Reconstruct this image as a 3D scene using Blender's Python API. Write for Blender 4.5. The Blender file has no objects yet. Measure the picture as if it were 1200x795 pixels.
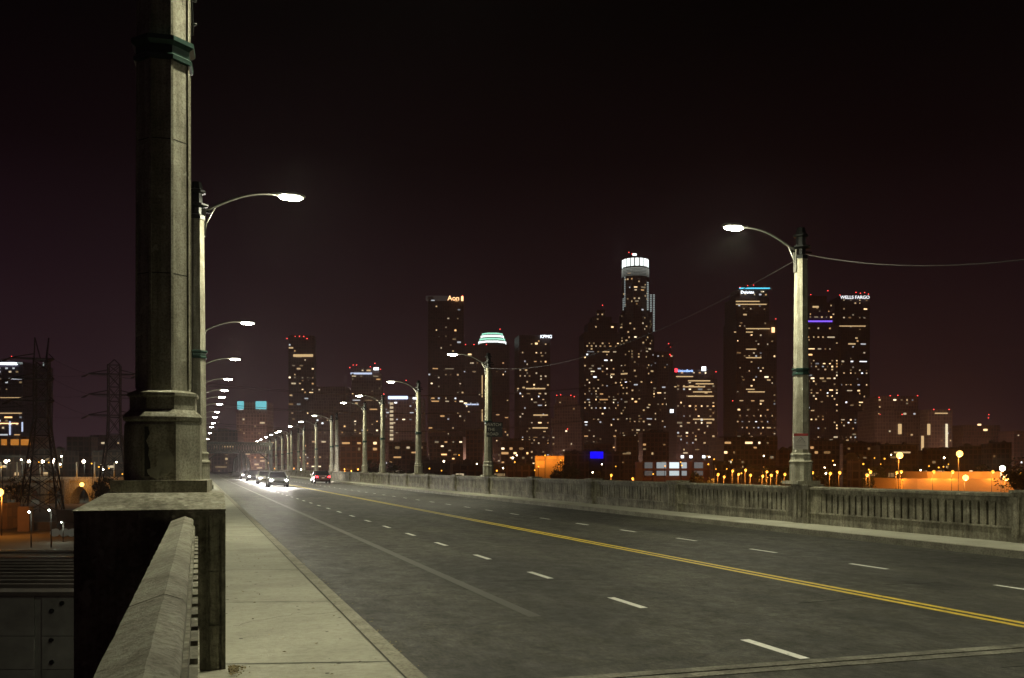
import bpy, bmesh, math, random
from math import radians as R, sin, cos, pi
from mathutils import Vector, Matrix
random.seed(7)
S = bpy.context.scene
COL = S.collection

# ------------------------------------------------------------------ camera
F, PX, HY, H = 1128.0, 600.0, 548.0, 1.66
TH = math.atan(368.0 / F); SN, CS = math.sin(TH), math.cos(TH)
cd = bpy.data.cameras.new('camera'); cam = bpy.data.objects.new('camera', cd); COL.objects.link(cam)
cam.location = (0, 0, H); cam.rotation_euler = (R(90), 0, -TH)
cd.sensor_width = 36; cd.lens = 36 * F / 1200; cd.shift_y = 150.5 / 1200
cd.clip_start = .05; cd.clip_end = 9000
S.camera = cam
# ------------------------------------------------------------------ night sky
W = bpy.data.worlds.new('World'); S.world = W; W.use_nodes = True
nt = W.node_tree; nt.nodes.clear()
wo = nt.nodes.new('ShaderNodeOutputWorld'); bg = nt.nodes.new('ShaderNodeBackground')
tc = nt.nodes.new('ShaderNodeTexCoord'); sx = nt.nodes.new('ShaderNodeSeparateXYZ'); rp = nt.nodes.new('ShaderNodeValToRGB')
nt.links.new(tc.outputs['Generated'], sx.inputs[0]); nt.links.new(sx.outputs['Z'], rp.inputs[0])
# sky behind the camera is made brighter, an added fill for the tower fronts
mr = nt.nodes.new('ShaderNodeMapRange'); mr.inputs['From Min'].default_value = .25; mr.inputs['From Max'].default_value = -.35; mr.inputs['To Min'].default_value = 1; mr.inputs['To Max'].default_value = 1.6
nt.links.new(sx.outputs['Y'], mr.inputs[0]); nt.links.new(mr.outputs[0], bg.inputs[1])
# purple-tinted glow low over the city to the left
ml = nt.nodes.new('ShaderNodeMapRange'); ml.inputs['From Min'].default_value = .30; ml.inputs['From Max'].default_value = -.22
nt.links.new(sx.outputs['X'], ml.inputs[0])
mm = nt.nodes.new('ShaderNodeMixRGB'); mm.blend_type = 'MULTIPLY'; mm.inputs[2].default_value = (1.5, 1.5, 1.8, 1)
nt.links.new(ml.outputs[0], mm.inputs[0]); nt.links.new(rp.outputs[0], mm.inputs[1])
nt.links.new(mm.outputs[0], bg.inputs[0]); nt.links.new(bg.outputs[0], wo.inputs[0])
cr = rp.color_ramp
cr.elements[0].position = 0; cr.elements[0].color = (.0200, .0086, .0108, 1)
cr.elements[1].position = 1; cr.elements[1].color = (.0004, .0001, .0003, 1)
for p, c in ((.10, (.0130, .0054, .0068)), (.20, (.0066, .0024, .0036)), (.30, (.0020, .0005, .0010)), (.42, (.0003, .0001, .0002))):
    e = cr.elements.new(p); e.color = (*c, 1)
# ------------------------------------------------------------------ exposure
S.view_settings.view_transform = 'Standard'; S.view_settings.look = 'None'
S.view_settings.exposure = 0; S.view_settings.gamma = 1; S.view_settings.use_curve_mapping = False
S.render.engine = 'CYCLES'
S.cycles.use_denoising = True; S.cycles.use_light_tree = True
S.cycles.sample_clamp_indirect = 3; S.cycles.max_bounces = 5; S.cycles.caustics_reflective = False; S.cycles.caustics_refractive = False
LAMP_COL = (1.0, .96, .66); LAMP_W = 480
SODIUM = (1.0, .36, .05)

# ------------------------------------------------------------------ helpers
def at(px, fwd, z=None, py=None):
    r = (px - PX) / F * fwd
    if z is None: z = H - (py - HY) * fwd / F
    return Vector((r * CS + fwd * SN, -r * SN + fwd * CS, z))
def Yat(px, X):                       # distance along the bridge where the line X shows at px
    fwd = X / ((px - PX) / F * CS + SN)
    return (fwd - X * SN) / CS
def zat(py, fwd): return H - (py - HY) * fwd / F

class MB:
    def __init__(s): s.bm = bmesh.new(); s.uv = s.bm.loops.layers.uv.new('UVMap')
    def face(s, vs, uvs=None, mi=0):
        f = s.bm.faces.new([s.bm.verts.new(v) for v in vs])
        f.material_index = mi
        if uvs:
            for l, u in zip(f.loops, uvs): l[s.uv].uv = u
        return f
    def box(s, x0, x1, y0, y1, z0, z1, M=None):
        v = [Vector((x, y, z)) for z in (z0, z1) for y in (y0, y1) for x in (x0, x1)]
        if M: v = [M @ p for p in v]
        b = [s.bm.verts.new(p) for p in v]
        for q in ((0, 2, 3, 1), (4, 5, 7, 6), (0, 1, 5, 4), (2, 6, 7, 3), (0, 4, 6, 2), (1, 3, 7, 5)):
            s.bm.faces.new([b[i] for i in q])
        return s
    def bar(s, a, b, w, d=None):
        a, b = Vector(a), Vector(b); d = d or w
        L = (b - a).length
        q = (b - a).to_track_quat('Z', 'Y').to_matrix().to_4x4()
        return s.box(-w / 2, w / 2, -d / 2, d / 2, 0, L, Matrix.Translation(a) @ q)
    def tube(s, pts, rad, n=8, cap=True):
        pts = [Vector(p) for p in pts]; rings = []
        if not isinstance(rad, (list, tuple)): rad = [rad] * len(pts)
        for i, p in enumerate(pts):
            d = (pts[min(i + 1, len(pts) - 1)] - pts[max(i - 1, 0)]).normalized()
            q = d.to_track_quat('Z', 'Y').to_matrix()
            rings.append([s.bm.verts.new(p + q @ Vector((cos(2 * pi * k / n), sin(2 * pi * k / n), 0)) * rad[i]) for k in range(n)])
        for a, b in zip(rings, rings[1:]):
            for k in range(n):
                f = s.bm.faces.new((a[k], a[(k + 1) % n], b[(k + 1) % n], b[k])); f.smooth = True
        if cap: s.bm.faces.new(rings[0][::-1]); s.bm.faces.new(rings[-1])
        return s
    def loft(s, secs, cap=True, smooth=False):    # list of rings of points
        rings = [[s.bm.verts.new(p) for p in r] for r in secs]; n = len(rings[0])
        for a, b in zip(rings, rings[1:]):
            for k in range(n):
                f = s.bm.faces.new((a[k], a[(k + 1) % n], b[(k + 1) % n], b[k])); f.smooth = smooth
        if cap: s.bm.faces.new(rings[0][::-1]); s.bm.faces.new(rings[-1])
        return s
    def prism(s, prof, n=8, rot=pi / 8, cx=0, cy=0):  # prof: (radius,z) ; n-gon stack
        return s.loft([[Vector((cx + r / cos(pi / n) * cos(rot + 2 * pi * k / n), cy + r / cos(pi / n) * sin(rot + 2 * pi * k / n), z)) for k in range(n)] for r, z in prof])
    def mesh(s, name, mats, bevel=0):
        if bevel:
            bmesh.ops.bevel(s.bm, geom=[e for e in s.bm.edges if len(e.link_faces) == 2 and e.calc_face_angle(0) > .5], offset=bevel, segments=2, affect='EDGES', clamp_overlap=True)
        bmesh.ops.recalc_face_normals(s.bm, faces=s.bm.faces)
        me = bpy.data.meshes.new(name); s.bm.to_mesh(me); s.bm.free()
        for m in (mats if isinstance(mats, (list, tuple)) else [mats]): me.materials.append(m)
        return me
    def build(s, name, mats, parent=None, bevel=0):
        return link(name, s.mesh(name, mats, bevel), parent)
def link(name, data, parent=None, loc=None, rz=0):
    o = bpy.data.objects.new(name, data); COL.objects.link(o)
    if parent: o.parent = parent
    if loc is not None: o.location = loc
    if rz: o.rotation_euler.z = rz
    return o
def tag(o, label=None, cat=None, group=None, kind=None):
    if label: o['label'] = label
    if cat: o['category'] = cat
    if group: o['group'] = group
    if kind: o['kind'] = kind
    return o
def empty(name, loc, rz, label, cat, group=None):
    o = link(name, None, None, loc, rz); return tag(o, label, cat, group)
def struct(o): o['kind'] = 'structure'; return o
def copy_tree(o, parent=None):
    c = o.copy(); COL.objects.link(c)
    if parent: c.parent = parent
    for ch in list(o.children): copy_tree(ch, c)
    return c
ORD = ['first', 'second', 'third', 'fourth', 'fifth', 'sixth', 'seventh', 'eighth', 'ninth', 'tenth', 'eleventh', 'twelfth', 'thirteenth', 'fourteenth', 'fifteenth', 'sixteenth', 'seventeenth', 'eighteenth', 'nineteenth', 'twentieth']

# ------------------------------------------------------------------ materials
def mat(name, col, rough=.7, metal=0, var=.25, scale=4, bump=0, bscale=40, col2=None, spec=.5, stretch=(1, 1, 1)):
    m = bpy.data.materials.new(name); m.use_nodes = True; t = m.node_tree; b = t.nodes['Principled BSDF']
    b.inputs['Roughness'].default_value = rough; b.inputs['Metallic'].default_value = metal
    b.inputs['Specular IOR Level'].default_value = spec
    co = t.nodes.new('ShaderNodeTexCoord'); mp = t.nodes.new('ShaderNodeMapping'); mp.inputs['Scale'].default_value = stretch
    t.links.new(co.outputs['Object'], mp.inputs[0])
    n = t.nodes.new('ShaderNodeTexNoise'); n.inputs['Scale'].default_value = scale; n.inputs['Detail'].default_value = 8; n.inputs['Roughness'].default_value = .65
    t.links.new(mp.outputs[0], n.inputs[0])
    r = t.nodes.new('ShaderNodeValToRGB'); c2 = col2 or tuple(c * (1 - var) for c in col)
    r.color_ramp.elements[0].position = .32; r.color_ramp.elements[0].color = (*c2, 1)
    r.color_ramp.elements[1].position = .66; r.color_ramp.elements[1].color = (*[min(1, c * (1 + var * .5)) for c in col], 1)
    t.links.new(n.outputs[0], r.inputs[0]); t.links.new(r.outputs[0], b.inputs['Base Color'])
    if bump:
        n2 = t.nodes.new('ShaderNodeTexNoise'); n2.inputs['Scale'].default_value = bscale; n2.inputs['Detail'].default_value = 6
        t.links.new(co.outputs['Object'], n2.inputs[0])
        bp = t.nodes.new('ShaderNodeBump'); bp.inputs['Strength'].default_value = bump; bp.inputs['Distance'].default_value = .02
        t.links.new(n2.outputs[0], bp.inputs['Height']); t.links.new(bp.outputs[0], b.inputs['Normal'])
    return m
def emit(name, col, s, sample=False):
    m = bpy.data.materials.new(name); m.use_nodes = True; b = m.node_tree.nodes['Principled BSDF']
    b.inputs['Base Color'].default_value = (.05, .05, .05, 1)
    b.inputs['Emission Color'].default_value = (*col, 1); b.inputs['Emission Strength'].default_value = s
    m.cycles.emission_sampling = 'AUTO' if sample else 'NONE'
    return m
def nd(t, k, **kw):
    n = t.nodes.new(k)
    for a, v in kw.items(): setattr(n, a, v)
    return n

def concrete(name, base, dark, sc=1.0, streak=True, bump=.5, fine=.8, patch=.45):
    """weathered cast concrete: broad mottling, fine pits, vertical dirt runs, pale patches"""
    m = bpy.data.materials.new(name); m.use_nodes = True; t = m.node_tree; b = t.nodes['Principled BSDF']
    b.inputs['Roughness'].default_value = .88; b.inputs['Specular IOR Level'].default_value = .3
    co = nd(t, 'ShaderNodeTexCoord'); L = t.links.new
    def noise(scale, stretch=(1, 1, 1), det=8, rg=.65):
        mp = nd(t, 'ShaderNodeMapping'); mp.inputs['Scale'].default_value = stretch; L(co.outputs['Object'], mp.inputs[0])
        n = nd(t, 'ShaderNodeTexNoise'); n.inputs['Scale'].default_value = scale; n.inputs['Detail'].default_value = det; n.inputs['Roughness'].default_value = rg
        L(mp.outputs[0], n.inputs[0]); return n
    def ramp(n, a, b_, c0, c1):
        r = nd(t, 'ShaderNodeValToRGB'); r.color_ramp.elements[0].position = a; r.color_ramp.elements[1].position = b_
        r.color_ramp.elements[0].color = (*c0, 1); r.color_ramp.elements[1].color = (*c1, 1); L(n.outputs[0], r.inputs[0]); return r
    r1 = ramp(noise(1.6 * sc), .35, .65, dark, base)
    r2 = ramp(noise(22 * sc), .38, .55, (.55, .53, .5), (1.08, 1.08, 1.06))
    mx = nd(t, 'ShaderNodeMixRGB', blend_type='MULTIPLY'); mx.inputs[0].default_value = fine
    L(r1.outputs[0], mx.inputs[1]); L(r2.outputs[0], mx.inputs[2]); out = mx
    if streak:
        r3 = ramp(noise(5, (2.2, 2.2, .16)), .42, .62, (.42, .40, .36), (1, 1, 1))
        m3 = nd(t, 'ShaderNodeMixRGB', blend_type='MULTIPLY'); m3.inputs[0].default_value = .7
        L(out.outputs[0], m3.inputs[1]); L(r3.outputs[0], m3.inputs[2]); out = m3
    r4 = ramp(noise(3.3 * sc, det=3), .66, .69, (0, 0, 0), (1, 1, 1))
    m4 = nd(t, 'ShaderNodeMixRGB', blend_type='MIX'); m4.inputs[2].default_value = (*[min(1, c * 1.25) for c in base], 1)
    mf = nd(t, 'ShaderNodeMath', operation='MULTIPLY'); mf.inputs[1].default_value = patch; L(r4.outputs[0], mf.inputs[0]); L(mf.outputs[0], m4.inputs[0]); L(out.outputs[0], m4.inputs[1])
    L(m4.outputs[0], b.inputs['Base Color'])
    n5 = noise(55 * sc, det=5); bp = nd(t, 'ShaderNodeBump'); bp.inputs['Strength'].default_value = bump; bp.inputs['Distance'].default_value = .012
    ad = nd(t, 'ShaderNodeMath', operation='ADD'); n6 = noise(9 * sc); L(n5.outputs[0], ad.inputs[0]); L(n6.outputs[0], ad.inputs[1])
    L(ad.outputs[0], bp.inputs['Height']); L(bp.outputs[0], b.inputs['Normal'])
    return m

def asphalt():
    m = bpy.data.materials.new('asphalt'); m.use_nodes = True; t = m.node_tree; b = t.nodes['Principled BSDF']; L = t.links.new
    co = nd(t, 'ShaderNodeTexCoord')
    def noise(scale, stretch=(1, 1, 1), det=6, rg=.6, off=0):
        mp = nd(t, 'ShaderNodeMapping'); mp.inputs['Scale'].default_value = stretch; mp.inputs['Location'].default_value = (off, off, 0); L(co.outputs['Object'], mp.inputs[0])
        n = nd(t, 'ShaderNodeTexNoise'); n.inputs['Scale'].default_value = scale; n.inputs['Detail'].default_value = det; n.inputs['Roughness'].default_value = rg
        L(mp.outputs[0], n.inputs[0]); return n
    def ramp(n, a, b_, c0, c1):
        r = nd(t, 'ShaderNodeValToRGB'); r.color_ramp.elements[0].position = a; r.color_ramp.elements[1].position = b_
        r.color_ramp.elements[0].color = (*c0, 1); r.color_ramp.elements[1].color = (*c1, 1); L(n.outputs[0], r.inputs[0]); return r
    def mul(a, c, f):
        x = nd(t, 'ShaderNodeMixRGB', blend_type='MULTIPLY'); x.inputs[0].default_value = f; L(a.outputs[0], x.inputs[1]); L(c.outputs[0], x.inputs[2]); return x
    base = ramp(noise(.5, (1, .45, 1)), .35, .65, (.014, .0135, .012), (.042, .040, .034))
    lanes = ramp(noise(.8, (1.3, .03, 1), 2), .35, .65, (.62, .62, .62), (1.28, 1.28, 1.24))
    grain = ramp(noise(11, det=9, rg=.92), .40, .62, (.30, .30, .30), (2.2, 2.2, 2.05))
    patch = ramp(noise(.55, (1, .5, 1), 2, off=9), .60, .63, (1, 1, 1), (.62, .62, .62))
    g2 = ramp(noise(1, (26, 7, 1), 4, .75), .36, .64, (.40, .40, .40), (1.75, 1.75, 1.65))
    o = mul(mul(mul(mul(base, lanes, .8), grain, .9), patch, .7), g2, .75)
    v = nd(t, 'ShaderNodeTexVoronoi', feature='DISTANCE_TO_EDGE'); v.inputs['Scale'].default_value = .33
    dn = noise(1.2, det=5); av = nd(t, 'ShaderNodeMixRGB', blend_type='ADD'); av.inputs[0].default_value = .6; L(co.outputs['Object'], av.inputs[1]); L(dn.outputs['Color'], av.inputs[2]); L(av.outputs[0], v.inputs[0])
    ck = ramp(v, .0, .010, (.22, .22, .22), (1, 1, 1)); msk = ramp(noise(.25, off=3), .44, .54, (1, 1, 1), (0, 0, 0))
    ckm = nd(t, 'ShaderNodeMixRGB', blend_type='LIGHTEN'); ckm.inputs[0].default_value = 1; L(ck.outputs[0], ckm.inputs[1]); L(msk.outputs[0], ckm.inputs[2])
    o = mul(o, ckm, .9)
    L(o.outputs[0], b.inputs['Base Color'])
    rr = ramp(noise(3.5, (1.2, .8, 1)), .3, .7, (.55,) * 3, (.80,) * 3); L(rr.outputs[0], b.inputs['Roughness'])
    g = noise(45, det=5, rg=.8); bp = nd(t, 'ShaderNodeBump'); bp.inputs['Strength'].default_value = .8; bp.inputs['Distance'].default_value = .015
    b.inputs['Specular IOR Level'].default_value = .36
    L(g.outputs[0], bp.inputs['Height']); L(bp.outputs[0], b.inputs['Normal'])
    return m

def paint(name, col, wear=.5):
    """road paint worn through to the asphalt in flecks"""
    m = bpy.data.materials.new(name); m.use_nodes = True; t = m.node_tree; b = t.nodes['Principled BSDF']; L = t.links.new
    co = nd(t, 'ShaderNodeTexCoord'); n = nd(t, 'ShaderNodeTexNoise'); n.inputs['Scale'].default_value = 16; n.inputs['Detail'].default_value = 10; n.inputs['Roughness'].default_value = .75
    L(co.outputs['Object'], n.inputs[0]); r = nd(t, 'ShaderNodeValToRGB')
    r.color_ramp.elements[0].position = wear - .08; r.color_ramp.elements[0].color = (.06, .058, .052, 1)
    r.color_ramp.elements[1].position = wear + .06; r.color_ramp.elements[1].color = (*col, 1)
    L(n.outputs[0], r.inputs[0]); L(r.outputs[0], b.inputs['Base Color']); b.inputs['Roughness'].default_value = .6
    return m

M = {}
M['concrete'] = concrete('weathered_concrete', (.50, .49, .41), (.20, .19, .155))
M['parapet'] = concrete('parapet_concrete', (.37, .355, .28), (.13, .12, .09))
M['rail'] = concrete('rail_concrete', (.44, .43, .36), (.22, .21, .17), 1.6, False, .7)
M['cast'] = concrete('pole_concrete', (.52, .51, .42), (.34, .33, .27), 2.5, True, .35)
M['walk'] = concrete('sidewalk_concrete', (.41, .405, .335), (.30, .295, .24), .55, False, .35, .28, .1)
M['kerb'] = concrete('kerb_concrete', (.34, .33, .27), (.20, .19, .15), 1.2, False, .5)
M['tar'] = mat('black_tar', (.003, .003, .003), .95, spec=.03)
M['oil'] = mat('oil_stain', (.011, .0105, .009), .9, var=.3, scale=12, spec=.12)
M['groove'] = mat('groove_dirt', (.035, .032, .026), .9)
M['asphalt'] = asphalt()
M['white'] = paint('worn_white_paint', (.75, .75, .70), .38)
M['yellow'] = paint('worn_yellow_paint', (.66, .48, .03), .39)
M['faded'] = paint('faded_line_paint', (.15, .135, .125), .52)
M['ground'] = mat('rail_yard_dirt', (.070, .055, .042), .95, scale=.05, var=.5)
M['greenmetal'] = mat('green_painted_iron', (.030, .075, .060), .35, .4, .3, 9)
M['blackmetal'] = mat('dark_iron', (.018, .02, .02), .45, .6, .3, 9)
M['galv'] = mat('galvanised_steel', (.32, .32, .29), .4, .8, .2, 9)
M['truss'] = mat('truss_steel', (.07, .07, .062), .6, .2, .4, 2)
M['lattice'] = mat('lattice_steel', (.022, .014, .012), .7, .2, .3, 1)
M['wire'] = mat('wire_black', (.025, .02, .02), .6)
M['wirepale'] = mat('grey_cable', (.30, .28, .26), .5)
M['leaf'] = mat('dark_foliage', (.045, .055, .022), .8, var=.5, scale=2)
M['bark'] = mat('bark', (.07, .05, .035), .9)
M['dryleaf'] = mat('dry_leaves', (.30, .24, .12), .8, var=.5, scale=30)
M['signblack'] = mat('black_sign_panel', (.012, .012, .014), .4, 0, .1)
M['signwhite'] = mat('white_sign_panel', (.62, .58, .55), .5, 0, .15, 20)
M['signred'] = mat('red_sign_band', (.42, .04, .04), .5)
M['letters'] = mat('pale_letters', (.50, .48, .42), .5)
M['panel'] = mat('corrugated_panel', (.34, .35, .33), .55, .1, .25, .6)
M['roof'] = mat('roof_membrane', (.10, .085, .08), .9, var=.4, scale=.4)
M['ballast'] = mat('ballast', (.075, .062, .058), .95, var=.45, scale=3)
M['railsteel'] = mat('rail_steel', (.35, .30, .28), .3, .9, .2, 3)
M['rubber'] = mat('tyre_rubber', (.02, .02, .02), .85)
M['glass'] = mat('car_glass', (.012, .014, .016), .08, 0, .1)
M['rim'] = mat('alloy_rim', (.4, .4, .4), .3, .9, .1)
M['lamp'] = emit('lamp_glass', (1, .97, .80), 110)
M['sodium'] = emit('sodium_glass', (1, .42, .04), 2.6)
M['sodiumhot'] = emit('sodium_glass_bright', (1, .50, .10), 5)
M['hps_white'] = emit('metal_halide_glass', (.85, 1, .82), 30)
M['warmwhite'] = emit('floodlight_glass', (1, .82, .55), 16)
M['beacon'] = emit('red_beacon', (1, .06, .05), 3.5)
M['head'] = emit('headlight_glass', (1, .93, .86), 60)
M['tail'] = emit('tail_light_glass', (1, .02, .03), 14)
M['amber'] = emit('amber_marker', (1, .35, .03), 8)
def light(name, kind, energy, col, parent, loc, **kw):
    d = bpy.data.lights.new(name, kind); d.energy = energy; d.color = col
    for k, v in kw.items(): setattr(d, k, v)
    o = bpy.data.objects.new(name, d); COL.objects.link(o); o.parent = parent; o.location = loc
    return o

# ================================================================== BRIDGE
XL, XR = -.02, 17.15            # inner faces of the two parapets
KL, KR = 1.72, 15.5             # kerb lines
ZR = -.15                       # road level (sidewalk top = 0)
Y0, Y1 = -45, 420
YJ = 7.57
b = MB(); b.face([(-.6, Y0, ZR), (17.7, Y0, ZR), (17.7, Y1, ZR), (-.6, Y1, ZR)]); struct(b.build('road', M['asphalt']))
b = MB(); b.box(-.6, 17.75, Y0, Y1, -1.9, ZR - .01)
for y in range(-30, 420, 30):
    b.box(.6, 2.6, y, y + 1.6, -15, -1.9); b.box(14.6, 16.6, y, y + 1.6, -15, -1.9); b.box(.3, 16.9, y - .2, y + 1.8, -3.2, -1.9)
struct(b.build('bridge_deck', M['concrete']))
b = MB(); b.box(XL - .02, KL - .16, Y0, Y1, ZR - .005, 0)
struct(b.build('sidewalk', M['walk']))
b = MB()
y = Y0
while y < Y1:
    b.box(KL - .155, KL, y, y + 2.985, ZR - .005, .003); y += 3
struct(b.build('kerb', M['kerb'], None, .012))
b = MB(); b.box(KR + .16, XR + .02, Y0, Y1, ZR - .005, 0)
struct(b.build('sidewalk', M['walk']))
b = MB(); b.box(KR, KR + .155, Y0, Y1, ZR - .005, .003); struct(b.build('kerb', M['kerb']))
# sidewalk joints (grooves with dirt) and drip stain at the kerb back
b = MB(); y = 8.35
for k in range(-6, 60):
    yy = 8.35 + k * 3.9
    b.face([(XL, yy + .16, .004), (KL - .17, yy - .22, .004), (KL - .17, yy - .198, .004), (XL, yy + .182, .004)])
b.face([(KL - .172, Y0, .0045), (KL - .156, Y0, .0045), (KL - .156, Y1, .0045), (KL - .172, Y1, .0045)])
struct(b.build('sidewalk_joints', M['groove']))
# lane markings
def strip(b, x0, x1, y0, y1, z=ZR + .004, jit=0):
    b.face([(x0, y0, z), (x1, y0, z), (x1 + jit, y1, z), (x0 + jit, y1, z)])
b = MB()
for k in range(-8, 80):
    y = 7.79 + 3.45 * k; strip(b, 5.40, 5.51, y, y + 1.06)
struct(b.build('lane_line', M['white']))
b = MB()
for k in range(-14, 78):
    y = 14.2 + 3.45 * k
    if not (YJ - 1.2 < y < YJ + .2): strip(b, 11.60, 11.70, y, y + 1.02)
struct(b.build('lane_line', M['white']))
b = MB(); strip(b, 8.86, 8.965, Y0, YJ - .16); strip(b, 8.86, 8.965, YJ + .16, 320); strip(b, 9.06, 9.165, Y0, YJ - .16); strip(b, 9.06, 9.165, YJ + .16, 320)
struct(b.build('centre_line', M['yellow']))
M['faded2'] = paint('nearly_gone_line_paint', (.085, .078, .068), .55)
b = MB(); strip(b, 3.80, 3.97, 26, 200); struct(b.build('worn_edge_line', M['faded']))  # pale streak along the lane, in three tones, weaker towards the camera
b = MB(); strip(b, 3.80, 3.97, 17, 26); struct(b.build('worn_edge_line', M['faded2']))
M['faded3'] = paint('almost_vanished_line_paint', (.065, .060, .054), .60)
b = MB(); strip(b, 3.80, 3.97, 11, 17); struct(b.build('worn_edge_line', M['faded3']))
b = MB(); rl = random.Random(8)
def wander(x, y, dx, dy, n, w):
    for i in range(n):
        x2 = x + dx + rl.gauss(0, .03); y2 = y + dy + rl.gauss(0, .04); w2 = 2.1 * w * rl.uniform(.4, 1.3)
        d = math.hypot(x2 - x, y2 - y); nx, ny = -(y2 - y) / d * w2, (x2 - x) / d * w2
        b.face([(x - nx, y - ny, ZR + .003), (x2 - nx, y2 - ny, ZR + .003), (x2 + nx, y2 + ny, ZR + .003), (x + nx, y + ny, ZR + .003)]); x, y = x2, y2
for a in ((6.9, 6.9, .3, -.12, 18, .008), (4.4, 14.6, .25, -.03, 7, .008), (7.6, 11.0, .25, .03, 7, .006), (9.6, 12.4, .25, -.04, 6, .006), (2.4, 22, .3, .02, 8, .010)): wander(*a)
struct(b.build('road_cracks', M['tar']))
b = MB()
for i in range(70):     # gum and dirt spots on the sidewalk
    x = rl.uniform(.3, 1.5); y = 3 + rl.random() ** 1.5 * 30; q = rl.uniform(.008, .028)
    b.face([(x + q * rl.uniform(.7, 1) * cos(k * .8), y + q * rl.uniform(.7, 1) * sin(k * .8), .0035) for k in range(8)])
x, y = .35, 10.5
for i in range(22):
    x2 = x + rl.uniform(.02, .09); y2 = y + rl.gauss(.03, .09); b.face([(x, y - .006, .0038), (x2, y2 - .006, .0038), (x2, y2 + .006, .0038), (x, y + .006, .0038)]); x, y = x2, y2
struct(b.build('sidewalk_spots', M['groove']))
# grit and dirt lying in the gutter
b = MB()
for i in range(900):
    y = 4 + rl.random() ** 1.6 * 40; x = KL + .02 + abs(rl.gauss(0, .10)); q = rl.uniform(.006, .020); a = rl.uniform(0, 6.3)
    b.face([(x + q * cos(a + k * 1.57), y + q * sin(a + k * 1.57), ZR + .004 + .006 * (k % 2)) for k in range(4)])
tag(b.build('gutter_grit', M['dryleaf']), 'dry grit and leaf litter lying along the near kerb', 'litter', None, 'stuff')
# expansion joint: pale concrete nosings with dark gap
b = MB(); b.box(KL, KR, YJ - .17, YJ - .02, ZR - .01, ZR + .006); b.box(KL, KR, YJ + .02, YJ + .17, ZR - .01, ZR + .006)
M['joint'] = concrete('joint_nosing', (.26, .255, .21), (.10, .095, .08), 1.5, False, .5)
struct(b.build('expansion_joint', M['joint']))
b = MB(); strip(b, KL, KR, YJ - .02, YJ + .02, ZR + .001)
for yy in (60, 108, 158): strip(b, KL, KR, yy, yy + .16, ZR + .0045)
for (xa, ya, xb, yb) in ((9.6, 7.2, 11.5, 5.6), (11.5, 5.6, 12.2, 4.4)):
    b.face([(xa, ya, ZR + .004), (xb, yb, ZR + .004), (xb + .02, yb + .03, ZR + .004), (xa + .02, ya + .03, ZR + .004)])
struct(b.build('expansion_joint_gap', M['tar']))

# ---- parapets
BAY = 8.2; PY0 = Yat(940, XR)
def bay_mesh(L, top, x_in=0.0, t=.30, first=.5):
    """one bay of the slotted concrete parapet, from y=0 to y=L, inner face at x=0, wall outwards to x=t"""
    b = MB()
    b.box(.02, t - .02, 0, L, 0, .30)                       # base
    b.box(-.015, t + .02, 0, L, .30, .345)                  # ledge
    b.box(.03, t - .03, 0, first, .345, top - .20); b.box(.03, t - .03, L - first, L, .345, top - .20)
    n = int((L - 2 * first) / .25); st = (L - 2 * first) / n
    for k in range(n):
        y = first + k * st
        b.box(.06, t - .06, y + st * .30, y + st, .345, top - .20)
        # rounded head of each slot
        b.loft([[Vector((x, y, top - .20)), Vector((x, y + st * .30, top - .20)), Vector((x, y + st * .30, top - .27)), Vector((x, y + st * .25, top - .22)), Vector((x, y + st * .05, top - .22)), Vector((x, y, top - .27))] for x in (.06, t - .06)])
    b.box(.02, t - .02, 0, L, top - .20, top - .09)
    b.loft([[Vector((-.03, y, top - .09)), Vector((t + .03, y, top - .09)), Vector((t + .03, y, top - .03)), Vector((t / 2, y, top)), Vector((-.03, y, top - .03))] for y in (0, L)])
    return b
def pier(b, y, top, w=.75, t=.42):
    b.box(-.05, t, y - w / 2, y + w / 2, -.004, top)
    for k in (-.23, 0, .23): b.box(-.085, -.05, y + k - .065, y + k + .065, .18, top - .1)
    b.box(-.09, t + .05, y - w / 2 - .04, y + w / 2 + .04, top, top + .06)
# right parapet
rp_ = empty('bridge_parapet', (XR, 0, 0), 0, 'slotted concrete parapet along the far side of the bridge below the skyline', 'parapet')
bm_ = bay_mesh(BAY - .74, 1.10).mesh('slotted_panel', M['parapet'])
for k in range(-4, 34):
    y = PY0 + BAY * k
    if y > 300: break
    link('slotted_panel', bm_, rp_, (0, y + .37, 0))
b = MB()
pm = MB(); pier(pm, 0, 1.10); pmesh = pm.mesh('pier', M['parapet'], .008)
for k in range(-4, 34):
    link('pier', pmesh, rp_, (0, PY0 + BAY * k, 0))
# left parapet: near rail from behind the camera to the lamp pedestal, and beyond it
RX0, RX1, RZ = -.205, -.035, 1.262
b = MB()
def railsec(y, dz=0): return [Vector((RX0, y, RZ - .075 + dz)), Vector((RX0, y, RZ - .035 + dz)), Vector((RX0 + .105, y, RZ + dz)), Vector((RX1 - .012, y, RZ - .018 + dz)), Vector((RX1, y, RZ - .03 + dz)), Vector((RX1, y, RZ - .075 + dz))]
lp_ = empty('bridge_parapet', (0, 0, 0), 0, 'near concrete railing with ridged cap running to the lamp pedestal', 'parapet')
random.seed(3)
yy = [-9.0]
while yy[-1] < 8.25: yy.append(min(8.28, yy[-1] + .11))
secs = []
for y in yy:
    s_ = railsec(y)
    for p in s_: p.x += random.uniform(-.0016, .0016); p.z += random.uniform(-.0016, .0016)
    secs.append(s_)
i0 = min(range(len(yy)), key=lambda i: abs(yy[i] - 3.25))
capA = MB(); capA.loft(secs[:i0 + 1]); capA.build('rail_cap', M['rail'], lp_)
s2 = [[p + Vector((0, .012, 0)) if i == 0 else p for p in s] for i, s in enumerate(secs[i0:])]
capB = MB(); capB.loft(s2); capB.build('rail_cap', M['rail'], lp_)
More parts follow.
